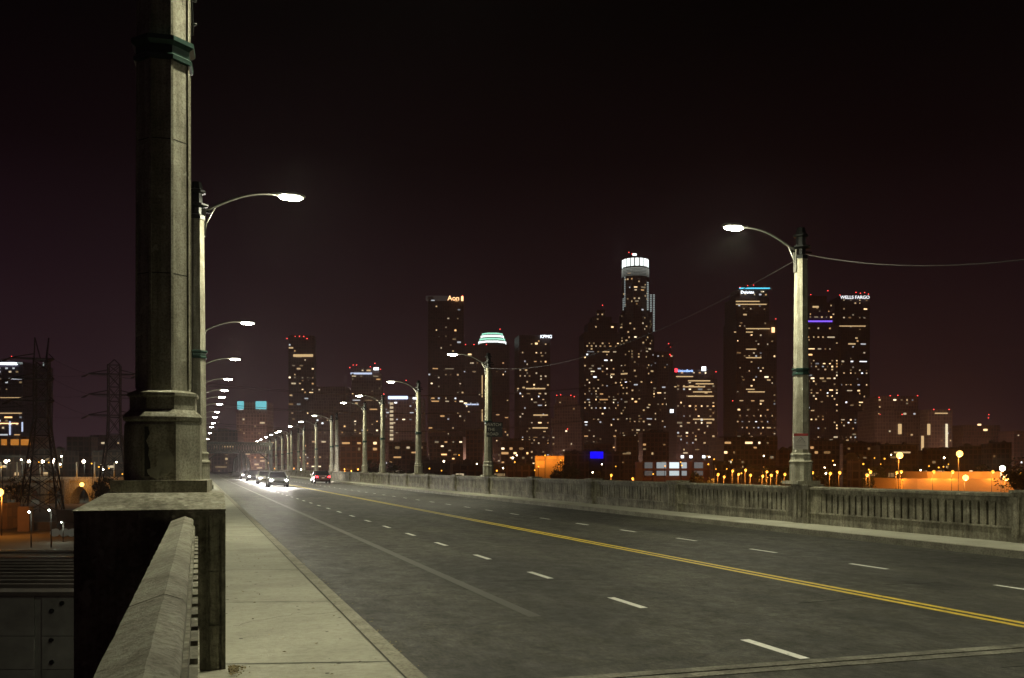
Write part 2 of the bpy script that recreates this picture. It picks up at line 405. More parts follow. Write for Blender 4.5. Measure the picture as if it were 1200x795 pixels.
b = MB(); b.box(RX0 + .02, RX1 + .012, -9, 8.28, 1.10, RZ - .078); b.build('upper_ledge', M['concrete'], lp_, .006)
b = MB(); b.box(RX0 + .04, RX1 - .02, -9, 8.28, -1.9, .30); b.box(RX0 + .02, XL + .03, -9, 8.28, .30, .36)
y = -9
while y < 8.1:
    b.box(RX0 + .05, RX1 - .01, y, y + .17, .36, 1.10)
    b.box(RX0 + .03, RX1 + .035, y - .02, y + .19, 1.0, 1.098); y += .30
b.build('baluster_wall', M['concrete'], lp_, .006)
lq_ = empty('bridge_parapet', (0, 0, 0), 0, 'concrete railing on the near side beyond the lamp pedestal', 'parapet')
for k in range(0, 36):
    o = link('slotted_panel', bm_, lq_, (XL - .02, 9.9 + BAY * k + BAY - .74, 0), pi)
    link('pier', pmesh, lq_, (XL - .02, 9.9 + BAY * k + BAY - .37, 0), pi)

# ---- lamp posts (all of one kind: octagonal cast concrete)
def post_meshes():
    m = {}
    b = MB(); b.box(-.40, .40, -.40, .40, 0, .10); m['plinth'] = b.mesh('plinth', M['cast'], .012)
    b = MB(); b.prism([(.315, .10), (.315, .60), (.30, .625)]); m['base'] = b.mesh('base', M['cast'], .006)
    b = MB(); b.prism([(.30, .625), (.33, .645), (.34, .67), (.32, .70), (.28, .735), (.28, .86), (.30, .88), (.295, .905), (.26, .93)]); m['base_moulding'] = b.mesh('base_moulding', M['cast'])
    b = MB(); b.prism([(.242, .93), (.238, 1.0), (.175, 6.75), (.20, 6.78)]); m['shaft'] = b.mesh('shaft', M['cast'])
    return m
PM = post_meshes()
def collar(z, r):
    b = MB(); b.prism([(r, z), (r + .03, z + .005), (r + .035, z + .04), (r + .012, z + .06), (r + .012, z + .13), (r + .05, z + .16), (r + .05, z + .20), (r, z + .21)]); return b.mesh('collar', M['greenmetal'])
def cap_mesh(z):
    b = MB(); b.prism([(.20, z), (.20, z + .10), (.13, z + .14), (.13, z + .30), (.28, z + .34), (.28, z + .38), (.14, z + .42), (.13, z + .66), (.21, z + .68), (.21, z + .73), (.15, z + .77), (.11, z + .95), (.02, z + .98)])
    b.box(-.36, .36, -.03, .03, z + .20, z + .25); return b.mesh('cap', M['blackmetal'])
def arm_mesh(z, L):
    b = MB(); pts = []
    for i in range(13):
        u = i / 12; pts.append((.15 + (L - .15) * u, 0, z + .22 + .62 * sin(u * pi * .55) - .02 * u))
    b.tube(pts, [.042 - .016 * i / 12 for i in range(13)]); b.tube([(.18, 0, z - .35), (.24, 0, z - .05), (.46, 0, z + .40)], .018)
    b.box(.12, .22, -.07, .07, z - .4, z + .30); return b.mesh('arm', M['galv']), pts[-1][2]
def head_mesh(L, z):
    b = MB(); secs = []
    for u, w, h0, h1 in ((-.15, .04, 0, .06), (0, .09, -.03, .09), (.2, .14, -.05, .12), (.45, .15, -.05, .11), (.62, .10, -.04, .07), (.70, .03, -.02, .03)):
        secs.append([Vector((L + u, w * cos(a), z + (h0 + h1) / 2 + (h1 - h0) / 2 * sin(a))) for a in [2 * pi * k / 10 for k in range(10)]])
    b.loft(secs, True, True); hm = b.mesh('lamp_head', M['galv'])
    b = MB(); secs = []
    for u, w, h in ((.02, .03, .02), (.10, .13, .06), (.32, .145, .08), (.54, .12, .06), (.62, .03, .02)):
        secs.append([Vector((L + u, w * cos(a), z - .035 + h * sin(a))) for a in [pi + pi * k / 8 for k in range(9)]])
    b.loft(secs, True, True); lm = b.mesh('lens', M['lamp']); return hm, lm
CAP = cap_mesh(6.78); ARM, AZ = arm_mesh(6.78, 2.0); HEAD, LENS = head_mesh(2.0, AZ); COLL = collar(3.28, .212)
LIGHTDATA = bpy.data.lights.new('street_light', 'AREA'); LIGHTDATA.energy = LAMP_W; LIGHTDATA.color = LAMP_COL
LIGHTDATA.shape = 'RECTANGLE'; LIGHTDATA.size = .40; LIGHTDATA.size_y = .24
GLOW = bpy.data.lights.new('lens_glow', 'POINT'); GLOW.energy = 260; GLOW.color = LAMP_COL; GLOW.shadow_soft_size = .10
def post(X, Y, z0, side, label, armed=True, lit=True, shaft_scale=1.0, grp='lamp posts along the bridge'):
    t = empty('lamp_post', (X, Y, z0), 0 if side > 0 else pi, label, 'lamp post', grp)
    for n in ('plinth', 'base', 'base_moulding', 'shaft'): link(n, PM[n], t)
    link('collar', COLL, t)
    up = 0
    link('cap', CAP, t)
    if armed:
        link('arm', ARM, t); h = link('lamp_head', HEAD, t); link('lens', LENS, h)
        if lit:
            o = bpy.data.objects.new('street_light', LIGHTDATA); COL.objects.link(o); o.parent = t; o.location = (2.34, 0, AZ - .16)
            o = bpy.data.objects.new('lens_glow', GLOW); COL.objects.link(o); o.parent = t; o.location = (2.34, 0, AZ - .30)
    return t
# right row
rpx = [940, 573, 491, 449, 428, 395, 389, 371, 356.6, 350, 342, 338, 331, 324, 317, 312]
for i, px in enumerate(rpx):
    y = Yat(px, XR + .2)
    post(XR + .16, y, 1.16 if i < 1 else 1.10, -1, f'concrete lamp post on the far parapet, {ORD[i]} from the camera', armed=(i not in (5, 9)))
    if i in (0,):
        pass
post(XR + .16, 1.0, 1.16, -1, 'lampless concrete post on the far parapet, out of frame right', armed=False)
post(XR + .16, 9.9, 1.16, -1, 'concrete lamp post on the far parapet, just out of frame right')
# left row
lf = [24.3, 46.1, 61.7, 76, 87, 95.6, 106, 121, 134, 152, 167, 196, 237]
for i, f_ in enumerate(lf):
    post(-.03, (f_ - .0) / CS, 1.12, 1, f'concrete lamp post on the near parapet, {ORD[i]} beyond the big pedestal')
# near post on its pedestal
NP = at(192, 8.78, z=1.44)
PX0, PX1 = -.93, .215
ped = empty('lamp_pedestal', (0, 0, 0), 0, 'massive concrete pedestal with pale sloped top in the left foreground', 'pedestal')
b = MB(); yF, yB = 8.28, 9.75
b.box(PX0, PX1 - .20, yF, yB, -6, 1.30); b.box(PX1 - .20, PX1, yF, yB, -.01, 1.30); b.build('block', M['concrete'], ped, .012)
b = MB()
b.loft([[Vector((PX0 - .012, yF - .012, 1.302)), Vector((PX1 + .004, yF - .012, 1.302)), Vector((PX1 + .004, yB, 1.302)), Vector((PX0 - .012, yB, 1.302))],
        [Vector((PX0 - .012, yF - .012, 1.318)), Vector((PX1 + .004, yF - .012, 1.318)), Vector((PX1 + .004, yB, 1.318)), Vector((PX0 - .012, yB, 1.318))],
        [Vector((PX0 + .19, yF + .40, 1.44)), Vector((PX1, yF + .40, 1.44)), Vector((PX1, yB - .1, 1.44)), Vector((PX0 + .19, yB - .1, 1.44))]])
b.build('sloped_top', M['concrete'], ped, .008)
b = MB()
x1 = PX1
for z0_, z1_ in ((.0, .36), (.375, .80), (.815, 1.28)):
    b.box(x1 - .125, x1 - .052, yF - .022, yF + .01, z0_, z1_)
b.box(x1 - .030, x1 + .001, yF - .022, yF + .01, 0, 1.285); b.box(x1 - .150, x1 - .136, yF - .022, yF + .01, 0, 1.285)
b.build('fluting', M['concrete'], ped, .004)
t = empty('lamp_post', NP, -R(4), 'thick octagonal concrete lamp post filling the left foreground', 'lamp post', 'lamp posts along the bridge')
b = MB(); b.box(-.40, .40, -.40, .40, 0, .105); b.build('plinth', M['cast'], t, .01)
b = MB(); b.prism([(.322, .105), (.322, .60), (.305, .625)]); b.build('base', M['cast'], t, .006)
b = MB(); b.prism([(.305, .625), (.33, .64), (.336, .67), (.315, .70), (.278, .735), (.278, .845), (.296, .86), (.296, .885), (.23, .91)]); b.build('base_moulding', M['cast'], t)
b = MB(); b.prism([(.226, .91), (.222, 1.0), (.206, 6.9)]);
# raised arrises of the octagonal shaft
b.build('shaft', M['cast'], t)
b = MB(); rr = .220 / cos(pi / 8)
for k in range(8):
    a = pi / 8 + k * pi / 4
    b.bar((rr * cos(a), rr * sin(a), .93), (rr * .94 * cos(a), rr * .94 * sin(a), 6.8), .022)
b.build('shaft_arris', M['cast'], t)
link('collar', collar(3.86, .216), t)
b = MB(); rq = random.Random(3)
for cx_, cz_, rx_, rz_ in ((.055, .27, .075, .12), (-.03, .18, .08, .055)):
    b.face([(cx_ + rx_ * rq.uniform(.75, 1.05) * cos(k * .45), -.3255, cz_ + rz_ * rq.uniform(.75, 1.1) * sin(k * .45)) for k in range(14)])
b.build('mortar_patch', M['walk'], t)
b = MB()
b.face([(-.125 + .05 * rq.random() if k < 8 else -.128, -.324, .14 + (.44 / 7) * (k if k < 8 else 15 - k)) for k in range(16)])
b.build('dark_stain', M['groove'], t)
for z in (1.95, 3.15):
    b = MB(); b.prism([(.2235 - (z - 1) * .0027, z), (.2235 - (z - 1) * .0027, z + .008)])
    b.build('form_seam', M['groove'], t)
b = MB()
for i in range(70):
    u = i / 69; a = -u * 1.2 - .3; z = 4.14 + .9 * u
    b.bar((.215 * cos(a), .215 * sin(a), z), (.215 * cos(a + .35), .215 * sin(a + .35), z + .03), .006)
    if i > 30: break
b.tube([(.25 * cos(-.9 + .1 * i), .25 * sin(-.9 + .1 * i), 5.1 - .09 * i) for i in range(11)], .009, 6)
for z in (4.3, 4.52, 4.75): b.tube([(.235, .02, z), (.285, .02, z)], .012, 6)
b.build('cable_straps', M['blackmetal'], t)
o = link('cap', CAP, t); o = link('arm', ARM, t); h = link('lamp_head', HEAD, t); link('lens', LENS, h)
o = bpy.data.objects.new('street_light', LIGHTDATA); COL.objects.link(o); o.parent = t; o.location = (2.34, 0, AZ - .16)

# ---- signs on posts
def text(s, size, m, parent, loc, rot, ext=.002, name='lettering'):
    c = bpy.data.curves.new(name, 'FONT'); c.body = s; c.size = size; c.extrude = ext; c.align_x = 'CENTER'; c.align_y = 'CENTER'; c.materials.append(m)
    tmp = bpy.data.objects.new(name, c); COL.objects.link(tmp)
    me = bpy.data.meshes.new_from_object(tmp.evaluated_get(bpy.context.evaluated_depsgraph_get())); bpy.data.objects.remove(tmp)
    o = bpy.data.objects.new(name, me); COL.objects.link(o); o.parent = parent; o.location = loc; o.rotation_euler = rot
    return o
f0 = XR * SN + Yat(573, XR + .2) * CS
p = at(579.5, f0 - .45, py=503.5)
sg = empty('road_sign', p, -TH, 'black square sign reading WATCH THE ROAD on the second far lamp post', 'sign')
b = MB(); b.box(-.50, .50, 0, .03, -.46, .46); b.build('panel', M['signblack'], sg, .004)
for i, w in enumerate(('WATCH', 'THE', 'ROAD')):
    text(w, .25, M['letters'], sg, (-.05 - (.16 if i == 1 else .06 if i == 2 else 0), -.006, .29 - .29 * i), (R(90), 0, 0), name='lettering')
b = MB(); b.box(-.46, -.30, .03, .2, .2, .24); b.box(-.46, -.30, .03, .2, -.24, -.2); b.build('bracket', M['galv'], sg)
f0 = XR * SN + PY0 * CS
p = at(938.5, f0 - .22, py=517.5)
sg = empty('notice_sign', p, -TH, 'small white notice with red band strapped to the nearest far lamp post', 'sign')
b = MB(); b.box(-.215, .215, 0, .02, -.235, .235); b.build('panel', M['signwhite'], sg)
b = MB(); b.box(-.215, .215, -.004, -.001, .16, .235); b.build('red_band', M['signred'], sg)
b = MB()
for (a_, c_) in (((-.13, -.02), (0, .13)), ((0, .13), (.12, -.02)), ((.12, -.02), (-.13, -.02)), ((-.16, -.12), (.16, -.12)), ((-.05, .0), (.03, .08)), ((-.15, -.17), (.05, -.17))):
    b.bar((a_[0], -.006, a_[1]), (c_[0], -.006, c_[1]), .02, .004)
b.build('markings', M['signblack'], sg)

# ---- overhead cables along the right posts
def cable(name, a, b_, sag, rad, m, label, grp=None, n=24):
    a, b_ = Vector(a), Vector(b_); mb = MB()
    mb.tube([tuple(a.lerp(b_, i / n) - Vector((0, 0, sag * 4 * (i / n) * (1 - i / n)))) for i in range(n + 1)], rad, 5)
    return tag(mb.build(name, m), label, 'cable', grp)
pA = (XR + .16, PY0, 8.02)
cable('overhead_cable', (XR + .1, PY0 + .1, 8.0), (XR + .1, Yat(573, XR + .2), 7.9), 1.1, .011, M['wire'], 'dark sagging cable between the first two far lamp posts')
cable('overhead_cable', (XR + .1, PY0 - .1, 8.0), (XR + .1, 1.0, 7.9), 1.95, .013, M['wire'], 'thin dark sagging cable from the nearest far lamp post out of frame right')

# ---- dead leaves
b = MB(); random.seed(5)
for i in range(420):
    x = .24 + abs(random.gauss(0, .05)); y = 8.26 - abs(random.gauss(0, .13)); a = random.uniform(0, 6.3); r = random.uniform(.006, .017); z = .006 + random.random() * .022
    ts = random.uniform(-.01, .01)
    b.face([(x + r * cos(a), y + r * sin(a), z), (x + r * .5 * cos(a + 1.5), y + r * .5 * sin(a + 1.5), z + ts), (x - r * cos(a), y - r * sin(a), z), (x + r * .5 * cos(a - 1.5), y + r * .5 * sin(a - 1.5), z + abs(ts))])
for i in range(90):
    x = random.uniform(.3, 1.7); y = random.uniform(3, 30); a = random.uniform(0, 6.3); r = random.uniform(.008, .025)
    b.face([(x + r * cos(a), y + r * sin(a), .008), (x + r * .5 * cos(a + 1.5), y + r * .5 * sin(a + 1.5), .012), (x - r * cos(a), y - r * sin(a), .008), (x + r * .5 * cos(a - 1.5), y + r * .5 * sin(a - 1.5), .016)])
tag(b.build('fallen_leaves', M['dryleaf']), 'dry fallen leaves swept against the foot of the pedestal', 'leaves', None, 'stuff')

# ---- steel arch portal in the distance
PYY = 196
pt = empty('steel_portal', (0, PYY, 0), 0, 'dark steel truss portal spanning the road at the far end of the bridge', 'portal')
zt0, zt1 = 4.4, 6.6
b = MB()
for yy in (-1, 1):
    b.box(1, 14, yy - .12, yy + .12, zt1 - .3, zt1); b.box(1, 14, yy - .12, yy + .12, zt0, zt0 + .25)
    for i in range(26):
        x = 1 + i * .5; b.bar((x, yy, zt0), (x + .5, yy, zt1), .12); b.bar((x + .5, yy, zt0), (x, yy, zt1), .12)
b.build('truss_beam', M['truss'], pt)
for (xa, xb, n) in ((6.3, 10.0, 12),):
    b = MB()
    for i in range(n):
        x = xa + (xb - xa) * i / (n - 1); u = (i / (n - 1) - .5) * 2
        b.bar((x, -.8 + (i % 3) * .8, ZR), (8.15 + (x - 8.15) * .75, 0, zt0 + .1 - u * u * 1.2), .17, .3)
    b.box(xa, xb, -.9, .9, ZR, .75); b.build('central_pier', M['truss'], pt)
for x in (1.3, 13.7):
    b = MB(); b.box(x - .3, x + .3, -.6, .6, 0, zt0); b.bar((x, 0, zt0 - 1.8), (x + (2.2 if x < 8 else -2.2), 0, zt0 + .1), .25); b.build('side_post', M['truss'], pt)
# ---- cars
def car_proto(col, label_):
    t = empty('car', (0, 0, 0), 0, label_, 'car', 'cars with their lights on crossing the bridge')
    paintm = mat('car_paint_' + str(len(bpy.data.materials)), col, .25, .3, .05, 2)
    def sec(y, w, z0, z1, r=.12):
        return [Vector(p) for p in ((-w + r, y, z0), (w - r, y, z0), (w, y, z0 + r), (w, y, z1 - r * 1.6), (w - r * 1.2, y, z1), (-w + r * 1.2, y, z1), (-w, y, z1 - r * 1.6), (-w, y, z0 + r))]
    b = MB(); b.loft([sec(-2.3, .70, .35, .80), sec(-2.2, .84, .25, .93), sec(-1.6, .90, .20, .98), sec(-.8, .91, .18, .95), sec(.8, .91, .18, .93), sec(1.5, .90, .20, .86), sec(2.1, .84, .25, .76), sec(2.3, .70, .33, .62)], True, True)
    b.build('body', paintm, t)
    def csec(y0, y1, w, z): return [Vector((-w, y0, z)), Vector((w, y0, z)), Vector((w, y1, z)), Vector((-w, y1, z))]
    b = MB(); b.loft([csec(-1.65, 1.15, .80, .92), csec(-1.1, .35, .64, 1.38)]); b.build('windows', M['glass'], t)
    b = MB(); b.loft([csec(-1.12, .37, .65, 1.38), csec(-.95, .2, .58, 1.43)])
    for s in (-1, 1):
        b.bar((s * .80, 1.12, .93), (s * .65, .36, 1.385), .07); b.bar((s * .80, -1.6, .93), (s * .65, -1.1, 1.385), .09); b.bar((s * .815, -.2, .93), (s * .655, -.25, 1.385), .06)
    b.build('roof', paintm, t)
    for sx in (-1, 1):
        for y in (-1.4, 1.42):
            b = MB(); b.tube([(sx * .72, y, .32), (sx * .925, y, .32)], .32, 20); w = b.build('wheel', M['rubber'], t)
            b = MB(); b.tube([(sx * .92, y, .32), (sx * .935, y, .32)], .2, 12); b.build('rim', M['rim'], w)
        b = MB(); b.loft([[Vector((sx * (.63 + .15 * cos(a)), y, .64 + .075 * sin(a))) for a in [2 * pi * k / 10 for k in range(10)]] for y in (2.16, 2.27)]); b.build('headlight', M['head'], t)
        b = MB(); b.box(sx * .68 - .13, sx * .68 + .13, -2.31, -2.22, .68, .82); b.build('tail_light', M['tail'], t)
        b = MB(); b.box(sx * .98 - .09, sx * .98 + .09, .82, .95, .90, 1.03); b.build('mirror', paintm, t)
        sp = light('headlamp_beam', 'SPOT', 5200, (1, .92, .84), t, (sx * .6, 2.33, .64), spot_size=R(75), spot_blend=.9, shadow_soft_size=.08)
        sp.rotation_euler = (R(87.5), 0, 0)
        rl = light('tail_glow', 'POINT', 6, (1, .03, .03), t, (sx * .6, -2.42, .7), shadow_soft_size=.1)
    b = MB(); b.box(-.15, .15, -2.33, -2.30, .60, .68); b.build('number_plate', M['signwhite'], t)
    b = MB(); b.box(-.45, .45, 2.26, 2.32, .42, .55); b.build('grille', M['blackmetal'], t)
    return t
c1 = car_proto((.25, .26, .28), 'grey')
c2 = car_proto((.05, .05, .06), 'black'); c3 = car_proto((.06, .035, .035), 'red'); c4 = car_proto((.5, .5, .48), 'white')
cars = [(c1, 7.0, 92, 1, 'oncoming grey car with bright headlights, nearest of those coming from the portal'),
        (c4, 7.1, 110, 1, 'oncoming white car with bright headlights, behind the nearest oncoming grey car'),
        (c2, 6.9, 130, 1, 'oncoming black car with bright headlights, close to the truss portal'),
        (None, 7.2, 156, 1, 'oncoming grey car just on the near side of the truss portal'),
        (c3, 13.4, 112, 0, 'dark car driving away with glowing tail lights on the far side')]
for c, X, Y, on, lab in cars:
    if c is None: c = copy_tree(c1)
    c.location = (X, Y, ZR); c.rotation_euler.z = pi if on else 0; c['label'] = lab

# ================================================================== BELOW AND BEYOND
GZ = -15
b = MB(); b.face([(-6000, -3000, GZ), (7000, -3000, GZ), (7000, 8000, GZ), (-6000, 8000, GZ)]); struct(b.build('ground', M['ground']))

# ---- facades
WINM = []
for ci, c in enumerate(((1, .56, .22), (1, .68, .33), (1, .80, .50), (.85, .90, .95))):
    for si, s in enumerate((.20, .62, 1.9)):
        WINM.append(emit(f'lit_window_{ci}_{si}', c, s))
WINC = {}
def facade_mat(name, wall, glass, bay, floor):
    m = bpy.data.materials.new(name); m.use_nodes = True; t = m.node_tree; b = t.nodes['Principled BSDF']; L = t.links.new
    uv = nd(t, 'ShaderNodeUVMap'); br = nd(t, 'ShaderNodeTexBrick'); br.offset = 0; br.squash = 1
    br.inputs['Scale'].default_value = 1; br.inputs['Brick Width'].default_value = bay; br.inputs['Row Height'].default_value = floor
    br.inputs['Mortar Size'].default_value = min(bay, floor) * .13; br.inputs['Mortar Smooth'].default_value = .1; br.inputs['Bias'].default_value = -.2
    glass = tuple(.6 * g + .22 * w for g, w in zip(glass, wall)); br.inputs['Color1'].default_value = (*glass, 1); br.inputs['Color2'].default_value = (*[min(1, g * 1.9) for g in glass], 1); br.inputs['Mortar'].default_value = (*[w * .62 for w in wall], 1)
    L(uv.outputs[0], br.inputs[0]); L(br.outputs[0], b.inputs['Base Color'])
    b.inputs['Roughness'].default_value = .6; b.inputs['Specular IOR Level'].default_value = .25
    return m
def poly_tier(cx, cy, w, d, n, rot):
    if n == 4: pts = [(-w / 2, -d / 2), (w / 2, -d / 2), (w / 2, d / 2), (-w / 2, d / 2)]
    else: pts = [(w / 2 * cos(-pi / 2 - pi / n + 2 * pi * k / n) / cos(pi / n) , d / 2 * sin(-pi / 2 - pi / n + 2 * pi * k / n) / cos(pi / n)) for k in range(n)]
    return [(cx + x * cos(rot) - y * sin(rot), cy + x * sin(rot) + y * cos(rot)) for x, y in pts]
def winmesh(w, h, mi):
    k = (round(w, 1), round(h, 1), mi)
    if k not in WINC:
        b = MB(); b.box(-w / 2, w / 2, -.12, .12, -h / 2, h / 2); WINC[k] = b.mesh('window', WINM[mi])
    return WINC[k]
def tower(name, label, D, tiers, rot=0, dens=.12, floor=4.0, bay=3.2, wall=(.30, .24, .22), glass=(.02, .02, .022), seed=1, tint=(0, 1, 1, 1, 2, 2, 3), n=4, beacons=(), cat='skyscraper', base=GZ, dep=.85, grp=None, bands=(), maxw=100, roofpar=True, bright=1):
    """tiers: (px0, px1, ytop) widest/lowest first; built upright at distance D with real sizes"""
    rnd = random.Random(seed)
    cxp = (tiers[0][0] + tiers[0][1]) / 2
    org = at(cxp, D, z=base)
    t = empty(name, org, -TH, label, cat, grp)
    u = D / F
    M_ = facade_mat('facade_' + str(seed) + name, wall, glass, bay, floor)
    mb = MB(); z0 = 0; faces = []
    maxn = 4
    for ti, tr in enumerate(tiers):
        x0, x1, yt = tr[:3]; nn = tr[3] if len(tr) > 3 else n
        Wd = (x1 - x0) * u; z1 = zat(yt, D) - base; cx = ((x0 + x1) / 2 - cxp) * u
        if nn == 4: d = Wd * dep; w = (Wd - d * abs(sin(rot))) / cos(rot)
        else: w = d = Wd * .985
        P = poly_tier(cx, tiers[0][1] and (tiers[0][1] - tiers[0][0]) * u * dep / 2, w, d, nn, rot)
        per = 0
        for k in range(nn):
            (ax, ay), (bx, by) = P[k], P[(k + 1) % nn]; ln = math.hypot(bx - ax, by - ay)
            mb.face([(ax, ay, z0), (bx, by, z0), (bx, by, z1), (ax, ay, z1)], [(per, z0), (per + ln, z0), (per + ln, z1), (per, z1)])
            nx, ny = (by - ay) / ln, -(bx - ax) / ln
            if ny < -.18: faces.append((ax, ay, bx, by, ln, nx, ny, z0, z1))
            per += math.ceil(ln / bay) * bay
        mb.face([(x, y, z1) for x, y in P], [(0, 0)] * nn)
        mb.face([(x, y, z0 + .01) for x, y in P][::-1], [(0, 0)] * nn)
        z0 = z1
    mb.build('walls', M_, t)
    # lit windows: clustered by floor
    cells = []
    for fi, (ax, ay, bx, by, ln, nx, ny, za, zb) in enumerate(faces):
        nb = max(1, int(ln / bay)); zf = max(za, -base - 4)
        k = int(math.ceil(zf / floor))
        while (k + 1) * floor < zb - 1:
            zc = (k + .5) * floor; fl = rnd.random()
            fd = 1.0 * dens * (.25 if fl < .45 else 1.0 if fl < .85 else 3.2)
            i = 0
            while i < nb:
                if rnd.random() < fd * (.45 + .55 * -ny):
                    run = rnd.choice((1, 1, 1, 1, 2)) if fl < .93 else rnd.choice((1, 2, 4))
                    run = min(run, nb - i); c = (i + run / 2) * bay / ln if nb > 1 else .5
                    cells.append((run, ax + (bx - ax) * c, ay + (by - ay) * c, zc, nx, ny)); i += run
                i += 1
            k += 1
    rnd.shuffle(cells); cells.sort(key=lambda c: -c[0]) if len(cells) > maxw else None
    keep, rest = cells[:maxw], cells[maxw:]
    for run, x, y, z, nx, ny in keep:
        mi = rnd.choice(tint) * 3 + rnd.choice((0, 0, 1, 1, 1, 2) if bright == 1 else (0, 0, 0, 1) if bright == 0 else (1, 1, 2))
        w = (run - .28) * bay; h = floor * rnd.choice((.32, .42, .5)); w *= rnd.choice((.6, .85, 1))
        o = link('window', winmesh(w, h, mi), t, (x + nx * .1, y + ny * .1, z)); o.rotation_euler.z = math.atan2(nx, -ny)
    if rest:
        rb = MB()
        for run, x, y, z, nx, ny in rest:
            q = Matrix.Translation((x + nx * .1, y + ny * .1, z)) @ Matrix.Rotation(math.atan2(nx, -ny), 4, 'Z')
            k0 = len(rb.bm.faces); rb.bm.faces.ensure_lookup_table()
            rb.box(-bay * .36 * run, bay * .36 * run, -.12, .12, -floor * .25, floor * .25, q)
            rb.bm.faces.ensure_lookup_table(); mi = rnd.randrange(3)
            for f in rb.bm.faces[k0:]: f.material_index = mi
        tt = tint[1] * 3
        o = rb.build('windows', [WINM[tt], WINM[tt], WINM[tt + 1]], t); o['kind'] = 'stuff'
    for bx_, by_ in beacons:
        s = MB(); bmesh.ops.create_icosphere(s.bm, subdivisions=1, radius=.62 * u); s.build('beacon', M['beacon'], t).location = ((bx_ - cxp) * u, -.6, zat(by_, D) - base)
    t['_d'] = D
    def loc(px, py, off=-1.2): return ((px - cxp) * u, off, zat(py, D) - base)
    t_loc = loc
    def box_(nm, x0, x1, y0, y1, m, off=-1.0, th=.6):
        s = MB(); a = loc(x0, y1, off); c = loc(x1, y0, off); s.box(a[0], c[0], off - th, off, a[2], c[2]); return s.build(nm, m, t)
    return t, loc, box_
def sign(t, loc, s, px, py, hpx, D, m, name='lettering'):
    l = loc(px, py, -1.6); o = text(s, hpx * D / F * 1.45, m, t, l, (R(90), 0, 0), .3, name); return o
E = lambda n, c, s: emit(n, c, s)
sign_white = E('sign_white', (.85, .93, 1), 3.0); sign_blue = E('sign_blue', (.35, .55, 1), 2.5); sign_cyan = E('sign_cyan', (.10, .75, .80), 1.4)
sign_amber = E('sign_amber', (1, .55, .25), 2.5); crown_green = E('crown_green', (.35, .85, .62), 1.2); crown_white = E('crown_white', (.86, .95, .92), 2.0)
purple = E('purple_neon', (.22, .10, .9), 1.4); warm_band = E('warm_band', (1, .68, .32), .7); cool_band = E('cool_band', (.65, .75, 1), 1.0); sign_red = E('sign_red', (1, .04, .06), 3)
blue_box = E('blue_screen', (.0, .0, 1), 1.2); cyan_box = E('cyan_screen', (.16, .62, .68), .9); dim_white = E('dim_white', (.75, .88, .85), .35); amber_dim = E('amber_dim', (1, .42, .08), .35)

t, l, bx = tower('office_tower', 'tall tower with a lit white sign and purple facade lights at the far left edge', 1100, [(-60, 27, 424)], 0, .30, 4, 4, (.20, .14, .24), seed=11, tint=(0, 1, 2, 3, 3), beacons=((14, 418),))
bx('sign_box', -4, 21, 425, 428, sign_white); bx('sign_box', 20, 27, 425, 427, dim_white)
for (xa, xb, ya, yb) in ((-20, 26, 484, 485), (-20, 22, 496, 497), (-10, 27, 466, 466.6)): bx('light_band', xa, xb, ya, yb, sign_amber if ya > 490 else warm_band)
for x, ya, yb in ((11.5, 494, 510), (26, 495, 506)): bx('light_strip', x, x + 1.6, ya, yb, cool_band)
tower('office_tower', 'slim spire with a white vertical light strip behind the left pylon', 1200, [(50.2, 53.2, 424)], 0, .02, seed=12)[2]('light_strip', 51, 52, 425, 490, dim_white)
tower('office_building', 'wide mauve office block behind the right pylon on the left', 1000, [(105, 150, 510)], 0, .10, 4, 3.5, (.22, .15, .17), seed=13, cat='building')
tower('office_building', 'brown windowless block between the two pylons', 700, [(76, 106, 512)], .1, .03, 4, 4, (.20, .12, .10), seed=14, cat='building')
t, l, bx = tower('warehouse', 'low building with glowing orange windows left of the pylons', 600, [(-6, 40, 512)], 0, .0, 4, 4, (.2, .13, .1), seed=15, cat='building')
for x0, x1 in ((3, 9), (14, 23), (26, 36.5)): bx('window', x0, x1, 515, 522, E('orange_window', (1, .36, .05), .45))
tower('office_tower', 'tall tower with four red beacons and a warm lit floor, left of the skyline', 1300, [(335, 368, 393)], .12, .16, 4, 3.4, (.20, .14, .12), seed=21, beacons=((336.5, 397), (346, 394.5), (351, 394.5), (356, 394.5), (360, 397)))[2]('lit_floor', 344, 367, 415.5, 418.5, warm_band)
t, l, bx = tower('office_building', 'block with two glowing cyan panels on its roof', 1000, [(277, 313, 484), (279, 313, 471)], 0, .35, 3.6, 3, seed=22, cat='building')
bx('cyan_panel', 278.5, 286, 470.5, 480, cyan_box); bx('cyan_panel', 300, 312.5, 470.5, 480, cyan_box)
tower('office_tower', 'dark stepped tower beside the cyan paneled block', 1250, [(362, 411, 470), (366, 404, 453)], 0, .06, seed=23)
t, l, bx = tower('office_tower', 'mid height tower with paired red beacons and a lit roof band', 1280, [(409, 447, 438), (412, 444, 430)], .1, .12, seed=24, beacons=((410, 431), (414, 428), (418, 428), (434, 430), (439.5, 426), (441, 431), (446, 433)))
bx('light_band', 411, 436, 437, 439, cool_band); bx('sign_box', 438, 444, 431, 434, sign_white)
t, l, bx = tower('office_tower', 'wide tower with a blue-white sign and a column of lit windows', 1150, [(448, 495, 466)], 0, .16, seed=25, tint=(2, 3, 3), beacons=((450, 462), (476, 446)))
bx('sign_box', 455, 478, 464.5, 468, E('bluewhite', (.55, .66, 1), 2)); bx('sign_box', 484, 491, 466, 468, sign_white)
for k in range(14): bx('window', 457, 461, 472 + k * 4.6, 474.6 + k * 4.6, WINM[7])
t, l, bx = tower('office_tower', 'tall dark slab tower with an orange sign at its top corner', 1300, [(498, 543.5, 348)], .10, .10, 4, 3.2, (.15, .11, .10), seed=26, beacons=((500, 347.5), (542, 347)))
